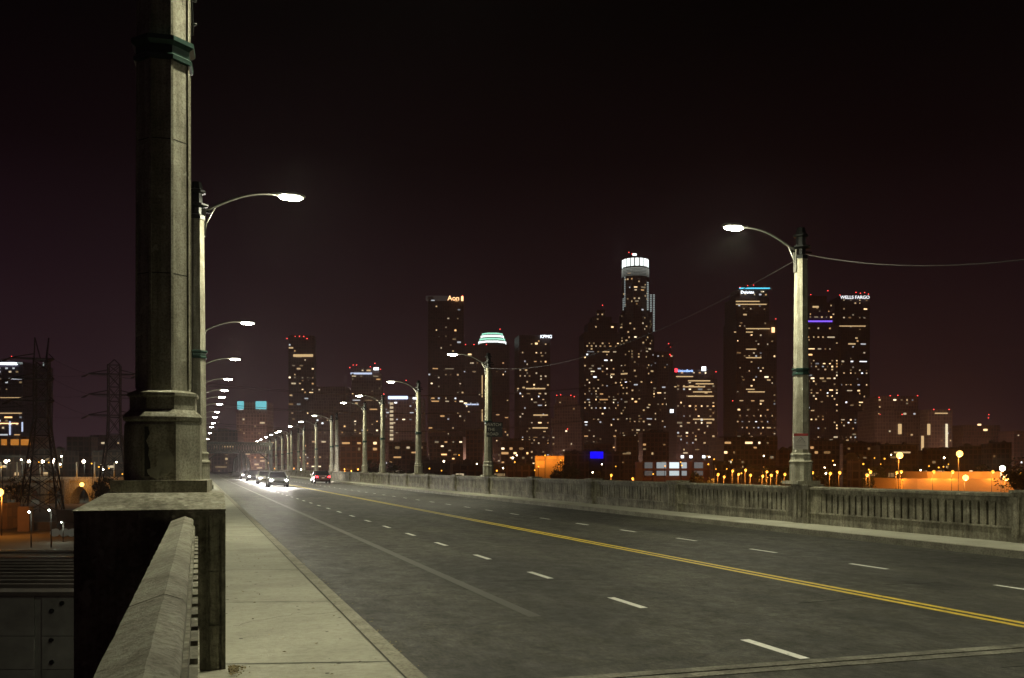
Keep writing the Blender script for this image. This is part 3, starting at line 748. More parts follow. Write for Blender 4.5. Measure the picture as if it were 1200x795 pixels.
bx('parapet_band', 499, 526, 347, 353, E('dimband', (.5, .42, .38), .05)); sign(t, l, 'Aon', 531.5, 350, 5.6, 1300, sign_amber); bx('sign_box', 540.5, 543, 347.5, 353, sign_amber)
t, l, bx = tower('office_tower', 'tower crowned by glowing green-white tiers', 1340, [(543, 597, 404), (560.5, 592.5, 400.5, 8), (561.8, 591.2, 397, 8), (563.2, 589.8, 393, 8), (564.5, 588.5, 388.5, 8)], 0, .05, 4, 3, (.19, .14, .12), seed=27, beacons=((545.5, 404), (555.5, 404), (570, 404), (586, 386)))
for (xa, xb, ya, yb, m_) in ((560.5, 592.5, 398.5, 400.3, crown_white), (561.8, 591.2, 395, 396.8, crown_green), (563.2, 589.8, 391.5, 393.5, crown_white), (564.5, 588.5, 388.6, 390.2, crown_green)):
    s = MB(); u = 1340 / F; cxp = 570; yc = 54 * u * .85 / 2
    P0 = [Vector((x, y, 0)) for x, y in poly_tier(((xa + xb) / 2 - cxp) * u, yc, (xb - xa) * u * 1.03, (xb - xa) * u * 1.03, 8, 0)]
    s.loft([[p + Vector((0, 0, zat(yb, 1340) - GZ)) for p in P0], [p + Vector((0, 0, zat(ya, 1340) - GZ)) for p in P0]]); s.build('crown_light', m_, t)
bx('light_strip', 564.6, 565.6, 440, 466, warm_band); bx('light_strip', 564.6, 565.6, 480, 494, warm_band); bx('light_band', 545, 561, 473.5, 475, cool_band)
for k in range(3): bx('light_strip', 546 + k * 6, 546.4 + k * 6, 410, 500, E('dimline%d' % k, (.3, .22, .25), .06))
t, l, bx = tower('office_tower', 'dark tower with a small blue-white sign at its top right corner', 1320, [(603, 645, 393)], .15, .20, 4, 3.2, (.13, .10, .10), seed=28)
sign(t, l, 'KPMG', 640, 395, 3.6, 1320, sign_white); bx('roof_light', 627, 630, 402, 404, WINM[5])
for (xa, xb, ya) in ((606, 639, 455), (625, 642, 486), (624, 642, 501)): bx('lit_floor', xa, xb, ya, ya + 1.4, warm_band)
t, l, bx = tower('office_building', 'stepped mid height block with red beacons and pink light at its foot', 1200, [(647, 682, 490), (650, 680, 474), (652, 677, 464)], 0, .10, seed=29, beacons=((652.5, 463.5), (657, 463), (669, 463.5), (673, 465), (665, 503)), cat='building')
tower('office_tower', 'peaked stepped tower immediately left of the tallest tower', 1300, [(681, 727, 390), (687, 724, 378), (693, 718, 370), (700, 711, 361)], .08, .24, 3.8, 3.0, (.15, .11, .10), seed=30, beacons=((706, 358),), maxw=100)
# the tallest tower
t, l, bx = tower('skyscraper', 'tallest round stepped tower with a glowing white crown', 1330, [(722, 772, 420, 8), (727, 769, 392, 8), (728, 767, 366, 12), (731, 763.5, 322, 12), (732, 762.5, 310, 12), (732, 762.5, 300, 12)], 0, .26, 3.9, 3.1, (.24, .20, .18), seed=31, beacons=((737, 296), (740.5, 298)))
u = 1330 / F; yc = 50 * u * .85 / 2
for (xa, xb, ya, yb, m_, nn) in ((732, 762.5, 301, 310, crown_white, 12),):
    cx = ((xa + xb) / 2 - 747) * u; s = MB(); rad = (xb - xa) * u / 2
    for k in range(18):
        a = 2 * pi * k / 18
        s.box(-rad * .125, rad * .125, -.5, .5, zat(yb, 1330) - GZ, zat(ya, 1330) - GZ, Matrix.Translation((cx + rad * 1.0 * sin(a), yc - rad * 1.0 * cos(a), 0)) @ Matrix.Rotation(a, 4, 'Z'))
    s.build('crown_light', m_, t)
for k in range(6):
    s = MB(); zz = zat(313 + k * 1.7, 1330) - GZ; P0 = [Vector((x, y, zz)) for x, y in poly_tier(.25 * u, yc, 32 * u, 32 * u, 12, 0)]
    s.loft([P0, [p + Vector((0, 0, .9)) for p in P0]]); s.build('light_ring', E('ring%d' % k, (.8, .85, .75), .30 - .04 * k), t)
for (xa, ya, yb) in ((758, 331, 366), (765.5, 345, 391), (762, 345, 366), (731.5, 325, 362), (729.6, 350, 366)):
    n_ = int((yb - ya) / 2.1)
    for k in range(n_): bx('strip_light', xa, xa + (2.0 if xa > 750 else 1.2), ya + k * 2.1, ya + k * 2.1 + 1.3, dim_white, off=(2 if xa > 760 else -1))
bx('roof_crown', 741, 746, 297.5, 300, crown_white)
t, l, bx = tower('construction_tower', 'dark slim tower with red crane lights right of the tallest tower', 1360, [(769, 789, 412)], .05, .10, seed=32, beacons=((783.5, 403), (785.5, 407), (785, 415.5), (786, 417)))
s = MB(); u = 1360 / F
s.bar(l(785, 412), l(785, 402), 1.2); s.bar(l(779, 409), l(795, 402.5), .9); s.build('crane_mast', M['lattice'], t)
t, l, bx = tower('office_tower', 'shorter tower with horizontal lit floors and a red and blue rooftop sign', 1150, [(788, 841, 444), (790, 838, 433)], .1, .30, 4, 3.6, (.14, .11, .11), seed=33, beacons=((839, 436),))
bx('sign_box', 790.5, 793.5, 432, 436.5, sign_red); sign(t, l, 'UnionBank', 803, 435, 2.8, 1150, sign_blue); bx('sign_box', 822, 827, 430, 435, sign_white)
for ya, xa, xb in ((441, 792, 812), (446, 806, 832), (449.5, 815, 836), (453, 790, 826), (459, 812, 834), (464, 806, 836), (491, 812, 836)): bx('lit_floor', xa, xb, ya, ya + 1.2, warm_band)
bx('floodlight', 785, 789, 480, 484, sign_white)
t, l, bx = tower('office_tower', 'tall tower with a cyan roofline and small white sign', 1290, [(857, 911, 376), (858, 903, 348), (864, 902, 337)], .12, .17, 4, 3.2, (.17, .12, .10), seed=34, beacons=((867, 337), (876, 335), (883, 334.5), (909, 374), (858.5, 470)))
bx('roofline_light', 866, 902, 337.5, 339, E('cyan_roof', (.08, .55, .75), 1.6)); sign(t, l, 'Deloitte', 875.5, 343, 3.2, 1290, sign_white); bx('corner_light', 904, 907.5, 384, 390, sign_amber)
for ya, xa, xb in ((353, 862, 890), (356.5, 862, 898), (385, 870, 902), (389, 860, 882), (409, 868, 886), (419, 866, 892), (456, 864, 884), (459, 876, 896)): bx('lit_floor', xa, xb, ya, ya + 1.1, warm_band)
t, l, bx = tower('office_tower', 'tower with a purple neon roofline right of the near lamp post', 1310, [(942, 984, 380), (948, 980, 354), (952, 972, 345)], .05, .20, 4, 3.2, (.16, .11, .11), seed=35, beacons=((950, 345.5), (970, 341)))
bx('roofline_light', 946, 975, 376, 377.8, purple); bx('roof_light', 952, 959, 359, 361, warm_band)
t, l, bx = tower('office_tower', 'tall tower with a bright white rooftop name sign on the right', 1320, [(982, 1020, 347)], .08, .19, 4, 3.2, (.16, .12, .11), seed=36, beacons=((984, 346), (1003, 343), (1008, 344), (1013, 343), (1017.5, 345)))
sign(t, l, 'WELLS FARGO', 1001.5, 349, 3.6, 1320, E('sign_hot', (.95, .97, 1), 1.5)); bx('light_band', 978, 1014, 382, 383, warm_band)
tower('apartment_tower', 'cluster of dark blocks under several red beacons on the right', 1100, [(1022, 1080, 480), (1028, 1078, 464)], .05, .09, 4, 3.2, seed=37, beacons=((1030, 466), (1043, 464), (1052, 463.5), (1075, 464), (1026, 494), (1031, 486)))[2]('light_strip', 1052, 1056, 497, 509, warm_band)
t, l, bx = tower('apartment_tower', 'tower with three vertical warm light strips between starry lamps', 1050, [(1088, 1116, 480)], .0, .05, seed=38, beacons=((1094, 480), (1112, 480), (1057, 486)))
bx('light_strip', 1086, 1089.5, 497, 510, warm_band); bx('light_strip', 1107.5, 1110, 497, 535, E('pale_strip', (1, .85, .55), 1)); bx('light_band', 1095, 1110, 484, 485.2, warm_band); bx('light_strip', 1079, 1082, 511, 536, warm_band)
tower('office_building', 'broad dim block with one tall red beacon pair at far right', 1050, [(1120, 1192, 512), (1128, 1178, 498)], .1, .05, seed=39, beacons=((1158.5, 486), (1158, 490)), cat='building', wall=(.18, .11, .09))[2]('roof_light', 1145, 1149, 497, 499, WINM[5])
tower('office_building', 'dark slim block at the right edge of the frame', 1000, [(1188, 1230, 505)], .0, .05, seed=40, cat='building', wall=(.18, .11, .09))

# ---- mid-ground blocks, each one by hand: (px0, px1, ytop, distance, lit density, colour, label)
BR = (.22, .11, .07); TN = (.26, .19, .13); GY = (.16, .14, .14); DK = (.24, .15, .11)
LOW = [(313, 336, 507, 900, .08, DK, 'dark block right of the cyan paneled building'),
 (316, 345, 528, 620, .06, BR, 'low brick block just right of the truss portal'),
 (398, 446, 512, 620, .28, BR, 'orange-lit brick loft building with many dim windows behind the lamp posts'),
 (452, 500, 519, 760, .10, DK, 'dark block below the wide tower with the blue-white sign'),
 (503, 545, 512, 880, .10, DK, 'dark block at the foot of the slab tower with the orange sign'),
 (546, 566, 505, 860, .02, (.28, .16, .08), 'narrow tan block left of the black road sign'),
 (585, 622, 517, 800, .20, DK, 'block with clustered warm windows right of the black road sign'),
 (684, 720, 521, 900, .08, DK, 'dark block at the foot of the peaked stepped tower'),
 (722, 748, 512, 800, .02, (.25, .16, .09), 'tan block with lit columns below the tallest tower'),
 (752, 784, 507, 820, .14, DK, 'block with an orange lit corner right of the tan block'),
 (842, 912, 513, 760, .12, (.22, .15, .12), 'long ribbed office block below the cyan roofline tower'),
 (913, 934, 528, 700, .08, DK, 'small dark block left of the near far-side lamp post'),
 (949, 984, 517, 760, .05, (.30, .22, .17), 'pale apartment block below the purple roofline tower'),
 (985, 1030, 520, 800, .08, DK, 'dark block below the tower with the bright name sign'),
 (1032, 1078, 522, 760, .06, DK, 'dark block behind the left starry sodium lamp'),
 (1082, 1122, 528, 760, .05, (.20, .12, .09), 'brown block behind the warm light strips'),
 (1124, 1156, 524, 740, .05, (.20, .13, .10), 'brown block left of the white floodlight at right'),
 (1160, 1186, 520, 700, .04, (.24, .15, .11), 'tall narrow brown block behind the white floodlight'),
 (480, 530, 543, 420, .03, (.13, .10, .08), 'low flat roofed shed left of the tan warehouse'),
 (530, 566, 546, 430, .06, (.20, .12, .07), 'long low tan warehouse left of the black road sign'),
 (574, 627, 546, 440, .08, DK, 'dark warehouse right of the black road sign'),
 (661, 735, 531, 470, .02, (.24, .18, .14), 'long grey warehouse under the blue screen'),
 (838, 870, 545, 460, .05, DK, 'low dark shed right of the white windowed workshop'),
 (872, 935, 549, 430, .04, DK, 'low dark shed left of the near far-side lamp post'),
 (997, 1012, 539, 420, 0, (.34, .25, .22), 'small pale box building right of the near far-side lamp post'),
 (1013, 1058, 549, 430, .03, DK, 'dark shed left of the orange lit wall'),
 (200, 238, 532, 700, .06, DK, 'dark block glimpsed beside the big foreground post'),
 (240, 278, 505, 900, .05, DK, 'dark block behind the distant near-side lamps'),
 (30, 76, 528, 520, .10, (.2, .13, .1), 'low brown block behind the left pylon'),
 (108, 152, 530, 520, .10, (.22, .14, .11), 'low mauve block behind the right pylon'),
 (-40, 30, 536, 500, .10, (.2, .12, .09), 'low brown block at the left edge of the frame')]
rk = random.Random(77)
for i, (x0, x1, yt, D, dn, col, lab) in enumerate(LOW):
    tiers = [(x0, x1, yt)]
    if i % 3 == 0 and (x1 - x0) > 25: tiers.append((x0 + (x1 - x0) * .3, x0 + (x1 - x0) * .62, yt - 3.5))
    tower('low_building', lab, D, tiers, ((i * 37) % 7 - 3) * .03, dn * 2.2 + .03, 3.8, 3.4, col, (.018, .016, .016), 100 + i, tint=(0, 0, 1, 1, 2), cat='building', maxw=60, bright=0 if i % 2 else 1)
    tb = [o for o in COL.objects if o.name.startswith('low_building') and o.get('label') == lab][0]; u = D / F; zr = zat(yt, D) - GZ; wd = (x1 - x0) * u
    for q in range(rk.randint(2, 4)):
        b = MB(); xx = rk.uniform(-.42, .42) * wd; ww = rk.uniform(1.5, 4); hh = rk.uniform(1, 2.8); yo = wd * rk.uniform(.15, .5)
        b.box(xx - ww / 2, xx + ww / 2, yo, yo + ww, zr, zr + hh); b.box(xx - ww * .3, xx + ww * .2, yo + .3, yo + ww * .6, zr + hh, zr + hh + .5); b.build('roof_unit', M['roof'], tb)
    b = MB()
    for (ax, ay, bx2, by2) in ((-.49, .02, .49, .02),): b.box(ax * wd, bx2 * wd, ay * wd - .2, ay * wd + .1, zr, zr + .9)
    b.build('parapet_wall', M['roof'], tb)
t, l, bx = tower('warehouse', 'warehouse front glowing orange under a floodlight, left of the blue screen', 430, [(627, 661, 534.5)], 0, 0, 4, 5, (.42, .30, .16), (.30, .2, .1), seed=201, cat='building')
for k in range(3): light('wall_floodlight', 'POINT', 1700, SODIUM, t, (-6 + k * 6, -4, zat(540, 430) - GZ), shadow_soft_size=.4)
t, l, bx = tower('blue_screen_mount', 'bright blue screen on the warehouse roof', 468, [(690, 706, 538)], 0, 0, 4, 5, (.1, .1, .1), seed=202, cat='screen'); bx('screen', 691.5, 706.5, 529.5, 537.5, blue_box)
t, l, bx = tower('workshop', 'brick workshop with two rows of bright white windows', 400, [(753, 832, 541)], 0, 0, 4, 5, (.24, .09, .06), (.05, .03, .03), seed=203, cat='building')
wr = random.Random(4)
for j, (x0, x1) in enumerate(((755, 764), (769, 780), (784, 795), (798, 804), (813, 823))):
    for r_, (ya, yb) in enumerate(((542, 549), (552, 557.5))):
        br_ = (.10, .35, 1.1, .5, .12)[j] * (1 if r_ == 0 else .6)
        bx('window', x0, x1, ya, yb, E('shop_window_%d%d' % (j, r_), (.8, .95, 1), br_))
for px in (799, 809, 824): bx('roof_floodlight', px - 1.5, px + 1.5, 534, 537, sign_white)
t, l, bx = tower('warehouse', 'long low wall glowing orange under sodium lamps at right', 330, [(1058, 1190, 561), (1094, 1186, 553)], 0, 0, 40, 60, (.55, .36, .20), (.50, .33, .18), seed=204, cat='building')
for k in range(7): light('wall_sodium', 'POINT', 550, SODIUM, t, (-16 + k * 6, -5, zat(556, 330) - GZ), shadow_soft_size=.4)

# ---- street lamps of the city beyond
def city_lamp(px, py, kind, lab, hgt=9, D=None, energy=0, size=.5):
    if D is None: D = (H - GZ - hgt) * F / max(6, (py - HY))
    p = at(px, D, py=py)
    t = empty('street_lamp', (p.x, p.y, GZ), -TH, lab, 'street lamp', 'street lamps of the city beyond the bridge')
    hz = p.z - GZ
    b = MB(); b.tube([(0, 0, 0), (0, 0, hz + .2)], [.14, .09], 6); b.build('pole', M['lattice'], t)
    b = MB(); b.tube([(0, 0, hz + .15), (0, -.7, hz + .3)], .05, 5); b.build('arm', M['lattice'], t)
    s = MB(); bmesh.ops.create_uvsphere(s.bm, u_segments=10, v_segments=6, radius=size); o = s.build('lamp_globe', M[kind], t); o.location = (0, -.9, hz)
    if energy: light('lamp_light', 'POINT', energy, SODIUM if kind.startswith('sod') else (.8, 1, .8), t, (0, -.9, hz - size - .3), shadow_soft_size=.3)
    return t
big = [(747, 562, 'sodiumhot', 8, 'bright sodium lamp below the tallest tower'), (827, 560, 'sodiumhot', 8, 'bright sodium lamp right of the white windowed workshop'),
       (886, 562, 'sodiumhot', 8, 'brightest sodium lamp in the cluster left of the near far-side post'), (1130, 560, 'sodiumhot', 8, 'low bright sodium lamp in front of the orange wall'),
       (1177, 560, 'sodiumhot', 8, 'low bright sodium lamp at the right end of the orange wall')]
for px, py, k, h_, lab in big: city_lamp(px, py, k, lab, h_, D=300 if px > 1100 else None, energy=5000, size=1.5 if px < 1100 else .9)
city_lamp(1053, 534, 'sodiumhot', 'tall starry sodium lamp right of the name sign tower', D=300, energy=7000, size=1.0)
city_lamp(1123, 532, 'sodiumhot', 'tall starry sodium lamp near the warm light strips', D=300, energy=7000, size=1.0)
city_lamp(1173, 549, 'hps_white', 'brilliant white-green floodlight lamp at far right', D=300, energy=4000, size=.8)
small = [(841, 556), (848, 559), (858, 552), (865, 556), (873, 551), (879, 557), (893, 558), (898, 553), (903, 557), (910, 553), (919, 556), (951, 554), (972, 555), (983, 554), (1015, 557), (1019, 553), (1050, 554), (1055, 553), (1093, 553), (1115, 553), (1162, 553), (1194, 555), (741, 561), (716, 557), (640, 562)]
for i, (px, py) in enumerate(sorted(small)):
    city_lamp(px, py, 'sodium', f'small orange street lamp, number {ORD[i] if i < 20 else ["twenty-first","twenty-second","twenty-third","twenty-fourth","twenty-fifth"][i-20]} from the left in the row beyond the parapet', D=330, size=.50 if px > 930 else .42, energy=2600)
lw = [(8, 541), (35, 541), (51, 541), (63, 541), (99, 541), (73, 535), (26, 539), (120, 545)]
for i, (px, py) in enumerate(sorted(lw)):
    city_lamp(px, py, 'warmwhite', f'white street lamp, {ORD[i]} from the left, beyond the pylons', D=480, size=.8 if px not in (26, 73, 120) else .4, energy=1500)
mb_l = [(322, 549), (396, 551), (404, 550), (412, 552), (420, 550), (430, 552), (508, 541), (523, 545), (562, 546), (599, 548), (680, 548), (345, 549)]
for i, (px, py) in enumerate(sorted(mb_l)):
    city_lamp(px, py, 'sodium', f'faint orange street lamp, {ORD[i]} from the left, under the middle of the skyline', D=520, size=.36, energy=7000)

for k in range(13):
    px = 270 + k * 74 + (k % 3) * 9
    tt = city_lamp(px, 551.5 - (k % 2), 'warmwhite', f'tall white floodlight mast at the foot of the towers, {ORD[k]} from the left', D=960, size=.7)
    light('lamp_light', 'POINT', 38000, (1, .52, .36), tt, (0, -1, -(-15) * 0 + zat(545, 960) - GZ + 6), shadow_soft_size=2)  # added fill lamp, put in to lift the dark tower fronts
rs = random.Random(21)
for k in range(64):
    px = rs.uniform(470, 1195) if k < 50 else rs.uniform(0, 150)
    if 925 < px < 950: continue
    q = k % 3
    tt = city_lamp(px, rs.uniform(533, 556), 'sodium' if q else 'warmwhite', 'faint distant orange street light among the low city blocks' if q else 'faint distant white street light among the low city blocks', D=rs.uniform(350, 390), size=rs.uniform(.20, .34))
    tt['group'] = 'faint distant lights among the low blocks'
# ---- left foreground below the bridge
city_lamp(2, 577, 'sodiumhot', 'glaring sodium lamp over the rail yard at the left edge', D=235, energy=8000, size=.9)
city_lamp(36.5, 600, 'hps_white', 'small white yard light beside the left pylon base', D=200, energy=300, size=.2)
city_lamp(60, 598, 'hps_white', 'small white yard light between the pylons', D=200, energy=300, size=.2)
# second bridge
D2 = 440
b2 = empty('far_viaduct', at(75, D2, z=GZ), -TH, 'orange-lit concrete arch viaduct beyond the pylons', 'viaduct')
u2 = D2 / F
def X2(px): return (px - 75) * u2
b = MB()
zd = zat(562, D2) - GZ
for k in range(8):
    xa = X2(-66 + k * 29); xb = X2(-66 + (k + 1) * 29); n = 14
    pts = [(xa + 1.2 + (xb - xa - 2.4) * i / n, 1.0 + (zd - 4.2) * (sin(pi * i / n) ** .6)) for i in range(n + 1)]
    for (p0, p1) in zip(pts, pts[1:]):
        b.loft([[Vector((p0[0], y, p0[1])), Vector((p1[0], y, p1[1])), Vector((p1[0], y, zd - .5)), Vector((p0[0], y, zd - .5))] for y in (0, 9)])
    b.box(xa - 1.2, xa + 1.2, -.6, 9.6, 0, zd + .2)
b.build('arches', M['concrete'], b2)
b = MB(); b.box(X2(-70), X2(170), -.4, 9.4, zd - .5, zd); b.box(X2(-70), X2(170), -.4, 0, zd, zd + 1.1); b.box(X2(-70), X2(170), 9, 9.4, zd, zd + 1.1); b.build('deck', M['concrete'], b2)
for k, px in enumerate((1, 20, 47, 69, 90, 111, 134)):
    b = MB(); b.tube([(X2(px), 0, zd + .9), (X2(px), 0, zd + 8)], [.45, .28], 6); b.build('lamp_pole', M['cast'], b2)
for px in (8, 40, 62, 82, 105, 128): light('deck_light', 'POINT', 700, (1, .9, .7), b2, (X2(px), -3, zd + 7), shadow_soft_size=.3)
s = MB(); bmesh.ops.create_uvsphere(s.bm, u_segments=8, v_segments=6, radius=1.0); o = s.build('arch_lamp', M['sodiumhot'], b2); o.location = (X2(98), -1.8, zat(568, D2) - GZ)
light('arch_light', 'POINT', 1800, SODIUM, b2, (X2(98), -7, zat(568, D2) - GZ), shadow_soft_size=.5)
light('arch_light', 'POINT', 1300, SODIUM, b2, (X2(130), -9, zat(568, D2) - GZ), shadow_soft_size=.5)
# lattice pylons
def pylon(px, D, ytop, ybase_hw, top_hw, label, horns, arms):
    p = at(px, D, z=GZ); t = empty('transmission_pylon', p, -TH + .25, label, 'pylon', 'lattice pylons left of the bridge')
    u = D / F; Ht = zat(ytop, D) - GZ
    def hw(z): return ybase_hw * u + (top_hw - ybase_hw) * u * min(1, (z / Ht) / .55)
    hb = Ht - (8 if horns else 0); n = 9; zs = [hb * (1 - (1 - i / n) ** 1.25) for i in range(n + 1)]
    b = MB(); w = .40
    for sx in (-1, 1):
        for sy in (-1, 1):
            for z0, z1 in zip(zs, zs[1:]): b.bar((sx * hw(z0), sy * hw(z0), z0), (sx * hw(z1), sy * hw(z1), z1), w)
    for z0, z1 in zip(zs, zs[1:]):
        for s in (-1, 1):
            a, c = hw(z0), hw(z1)
            b.bar((-a, s * a, z0), (c, s * c, z1), w * .55); b.bar((a, s * a, z0), (-c, s * c, z1), w * .55)
            b.bar((s * a, -a, z0), (s * c, c, z1), w * .55); b.bar((s * a, a, z0), (s * c, -c, z1), w * .55)
            b.bar((-c, s * c, z1), (c, s * c, z1), w * .5); b.bar((s * c, -c, z1), (s * c, c, z1), w * .5)
    if horns:
        h = hw(hb)
        for s in (-1, 1): b.bar((s * h * .9, -h, hb), (s * h, 0, Ht), w); b.bar((s * h * .3, h, hb), (s * h, 0, Ht), w * .7)
    else: b.bar((-hw(hb), 0, hb), (0, 0, hb + 2.2), w); b.bar((hw(hb), 0, hb), (0, 0, hb + 2.2), w)
    b.build('lattice_frame', M['lattice'], t)
    res = []
    for (ay, xl, xr) in arms:
        z = zat(ay, D) - GZ; b = MB(); h = hw(z)
        for (xe, s) in ((xl, -1), (xr, 1)):
            xx = (xe - px) * u
            b.bar((s * h, -h, z), (xx, 0, z + .2), .4); b.bar((s * h, h, z), (xx, 0, z + .2), .4); b.bar((s * h, 0, z + 1.8), (xx, 0, z + .2), .34)
            for q in (.35, .7): b.bar((xx * q, -h * (1 - q), z), (xx * q, h * (1 - q), z), .2)
        b.bar((-h, -h, z), (h, -h, z), .3); b.bar((-h, h, z), (h, h, z), .3); b.box(-h, h, -h, h, z - .06, z + .06)
        b.build('crossarm', M['lattice'], t)
        for xe in (xl, xr):
            b = MB(); xx = (xe - px) * u; b.tube([(xx, 0, z), (xx - 1.2, -1.5, z - 1.0), (xx - 2.2, -2.6, z - 1.5)], [.25, .42, .2], 6); b.build('insulator', M['wire'], t)
            res.append(t.matrix_basis @ Vector((xx, 0, z)))
    return t, res
p1, a1 = pylon(49, 330, 396, 21, 7.5, 'tall lattice pylon with two horns at far left', True, [(421, 14, 62), (444.5, 16, 62), (470, 16, 62)])
p2, a2 = pylon(134, 385, 428, 19, 6.5, 'lattice pylon with three crossarms beside the foreground post', False, [(439, 106, 160), (463, 106, 160), (487, 106, 160)])
k = 0
WL = 'power lines strung from the lattice pylons'
for i, (q1, q2) in enumerate(zip(a1, a2)):
    cable('power_line', q1, q2, 3.2, .07, M['wire'], f'power line between the two pylons, {("upper","upper","middle","middle","lower","lower")[i]} arm {("left","right")[i%2]} tip', WL)
    e1 = at(-160, 300, z=q1.z + 2 - (i % 2) * 3); cable('power_line', q1, e1, 3, .07, M['wire'], f'power line leaving the left pylon to the left edge, {("upper","upper","middle","middle","lower","lower")[i]} arm {("left","right")[i%2]} tip', WL)
    e2 = at(760, 560, z=q2.z + 14 - (i // 2) * 1); cable('power_line', q2, e2, 9, .10, M['wire'], f'power line crossing above the bridge, {("upper","upper","middle","middle","lower","lower")[i]} arm {("left","right")[i%2]} tip', WL, 40)
# yard: tracks, embankment, big shed below
b = MB()
yd = [(650, 655), (662, 668), (672, 680)]
for k, fd in enumerate((128, 136, 144, 152, 162, 174, 188)):
    b.box(-160, 90, fd - 1.6, fd + 1.6, GZ, GZ + .25, Matrix.Rotation(-TH, 4, 'Z'))
struct(b.build('track_bed', M['ballast']))
for k, fd in enumerate((128, 136, 144, 152, 162, 174, 188)):
    b = MB()
    for s in (-.72, .72): b.box(-160, 90, fd + s - .06, fd + s + .06, GZ + .3, GZ + .46, Matrix.Rotation(-TH, 4, 'Z'))
    x = -150
    tag(b.build('rail_track', M['railsteel']), f'pair of rails crossing the yard below the bridge, {ORD[k]} from the camera', 'railway track', 'railway tracks in the yard')
sh = empty('industrial_shed', at(40, 64, z=GZ), -TH, 'grey paneled shed wall below the bridge in the lower left corner', 'shed')
u = 64 / F; zt = zat(698, 64) - GZ
def XS(px): return (px - 40) * u
b = MB(); b.box(XS(-260), XS(150), .12, 22, 0, zt); b.build('wall', M['panel'], sh)
for px0, px1 in ((-130, -46), (-44, 40), (49, 131)):
    for z0, z1 in ((zt - 4.9, zt - 2.72), (zt - 2.68, zt - .04), (zt - 7.2, zt - 4.94)):
        b = MB(); b.box(XS(px0), XS(px1), 0, .12, z0, z1); b.build('wall_panel', M['panel'], sh, .02)
for px, py in ((61, 716), (60.5, 750), (61, 776), (73, 707)):
    b = MB(); b.tube([(XS(px), -.12, zat(py, 64) - GZ), (XS(px), 0, zat(py, 64) - GZ)], .15, 10); b.build('vent', M['blackmetal'], sh)
b = MB(); b.box(XS(-260) - .2, XS(150), -.2, 22.3, zt, zt + .25); b.build('roof', M['roof'], sh)
for k in range(9):
    o = None
b = MB()
for k in range(8): b.box(XS(-250), XS(148), 2 + k * 2.4, 2.5 + k * 2.4, zt + .25, zt + .5)
b.build('roof_rib', M['roof'], sh)
# cable reels
for k, px in enumerate((64.5, 75.5, 84.5)):
    p = at(px, 232, z=GZ + .95); t = empty('cable_reel', p, -TH + .1, f'pale round cable reel standing in the yard, {("left","middle","right")[k]} of three', 'cable reel', 'cable reels in the rail yard')
    for s in (-1, 1):
        b = MB(); b.tube([(0, s * .6 - .05, 0), (0, s * .6 + .05, 0)], .95, 16); b.build('flange', M['signwhite'], t)
    b = MB(); b.tube([(0, -.55, 0), (0, .55, 0)], .5, 12); b.build('drum', M['blackmetal'], t)
o = city_lamp(74, 612, 'hps_white', 'dim yard lamp above the three cable reels', D=215, energy=700, size=.12)
# fences/sheds in orange yard
YD = [(20, 34, 594, 250, (.25, .15, .09), 'small orange-lit shed near the glaring sodium lamp'), (-30, 8, 590, 260, (.3, .18, .1), 'orange-lit warehouse at the left edge of the yard'),
      (36, 58, 612, 255, (.08, .06, .05), 'dark freight car parked at the foot of the left pylon'), (66, 96, 598, 290, (.08, .06, .05), 'dark shed between the pylon feet')]
for i, (x0, x1, yt, D, c, lab) in enumerate(YD): tower('yard_building', lab, D, [(x0, x1, yt)], .05, 0, 3, 3, c, tuple(q * .7 for q in c), 300 + i, cat='shed', base=GZ)

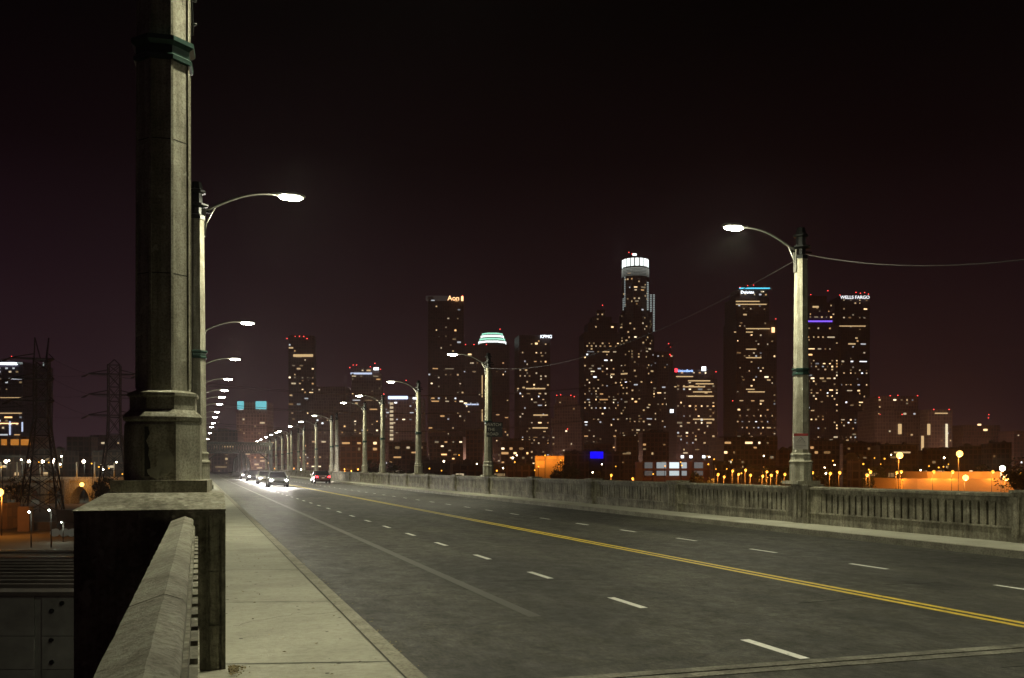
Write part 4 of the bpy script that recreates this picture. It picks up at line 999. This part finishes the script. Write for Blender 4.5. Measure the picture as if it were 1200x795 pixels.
# ---- trees
def tree_mesh(seed, R_=3.2):
    rnd = random.Random(seed); b = MB()
    cl = [(Vector((rnd.gauss(0, 1), rnd.gauss(0, 1), rnd.gauss(0, .7))).normalized() * R_ * rnd.uniform(.25, .85)) for _ in range(26)]
    for c in cl:
        r = rnd.uniform(.6, 1.25)
        for _ in range(70):
            d = Vector((rnd.gauss(0, 1), rnd.gauss(0, 1), rnd.gauss(0, 1))).normalized() * r * rnd.uniform(.5, 1)
            p = c + d + Vector((0, 0, 6)); s = rnd.uniform(.12, .26); a = Vector((rnd.gauss(0, 1), rnd.gauss(0, 1), rnd.gauss(0, 1))).normalized(); q = a.orthogonal().normalized()
            b.face([p + a * s, p + q * s * .6, p - a * s, p - q * s * .6])
    crown = b.mesh('crown', M['leaf'])
    b = MB(); b.tube([(0, 0, 0), (.1, 0, 2.2), (0, .1, 4.5), (0, 0, 6.5)], [.32, .25, .18, .06], 8)
    for k in range(6):
        a = k * 1.05; b.tube([(0, 0, 3 + k * .35), (1.1 * cos(a), 1.1 * sin(a), 4.6 + k * .3), (2.0 * cos(a), 2.0 * sin(a), 5.6 + k * .3)], [.12, .08, .03], 5)
    return crown, b.mesh('trunk', M['bark'])
TM = [tree_mesh(s) for s in (1, 2, 3)]
TR = [(664, 536, 400, 'dark tree in front of the orange-lit warehouse'), (656, 541, 395, 'small dark tree touching the orange-lit warehouse'), (432, 535, 400, 'dark tree behind the lamp posts left of center'), (446, 538, 410, 'second dark tree behind the lamp posts left of center'),
      (470, 541, 400, 'dark tree left of the third far-side lamp post'), (820, 549, 330, 'rounded tree before the white windowed workshop'), (905, 545, 380, 'tree left of the near far-side lamp post'), (921, 543, 390, 'tree touching the near far-side lamp post from the left'),
      (962, 545, 380, 'tree just right of the near far-side lamp post'), (1024, 545, 360, 'tree beside the small pale box building'), (1070, 544, 420, 'tree behind the orange lit wall'), (1152, 541, 420, 'tree left of the white floodlight at right'), (1198, 532, 280, 'tree at the right edge of the frame'),
      (336, 540, 420, 'tree behind the distant far-side lamp posts'), (700, 549, 400, 'tree below the blue screen'), (20, 556, 330, 'tree at the left below the pylons'), (118, 556, 360, 'tree at the foot of the right pylon')]
for i, (px, yt, D, lab) in enumerate(TR):
    t = empty('tree', at(px, D, z=GZ), i * 1.3, lab, 'tree', 'trees scattered beyond the bridge')
    sc = (zat(yt, D) - GZ) / 9.2; t.scale = (sc, sc, sc); c, tr = TM[i % 3]; link('crown', c, t); link('trunk', tr, t)

# ---- night haze over the whole scene
hz = MB(); hz.box(-2500, 2600, -400, 2200, GZ - 1, 340)
hm = bpy.data.materials.new('haze'); hm.use_nodes = True; t = hm.node_tree; t.nodes.clear()
vo = nd(t, 'ShaderNodeVolumePrincipled'); vo.inputs['Color'].default_value = (.92, .84, .90, 1); vo.inputs['Density'].default_value = .00010; vo.inputs['Anisotropy'].default_value = .78
ou = nd(t, 'ShaderNodeOutputMaterial'); t.links.new(vo.outputs[0], ou.inputs['Volume'])
tag(hz.build('haze', hm), kind='stuff')
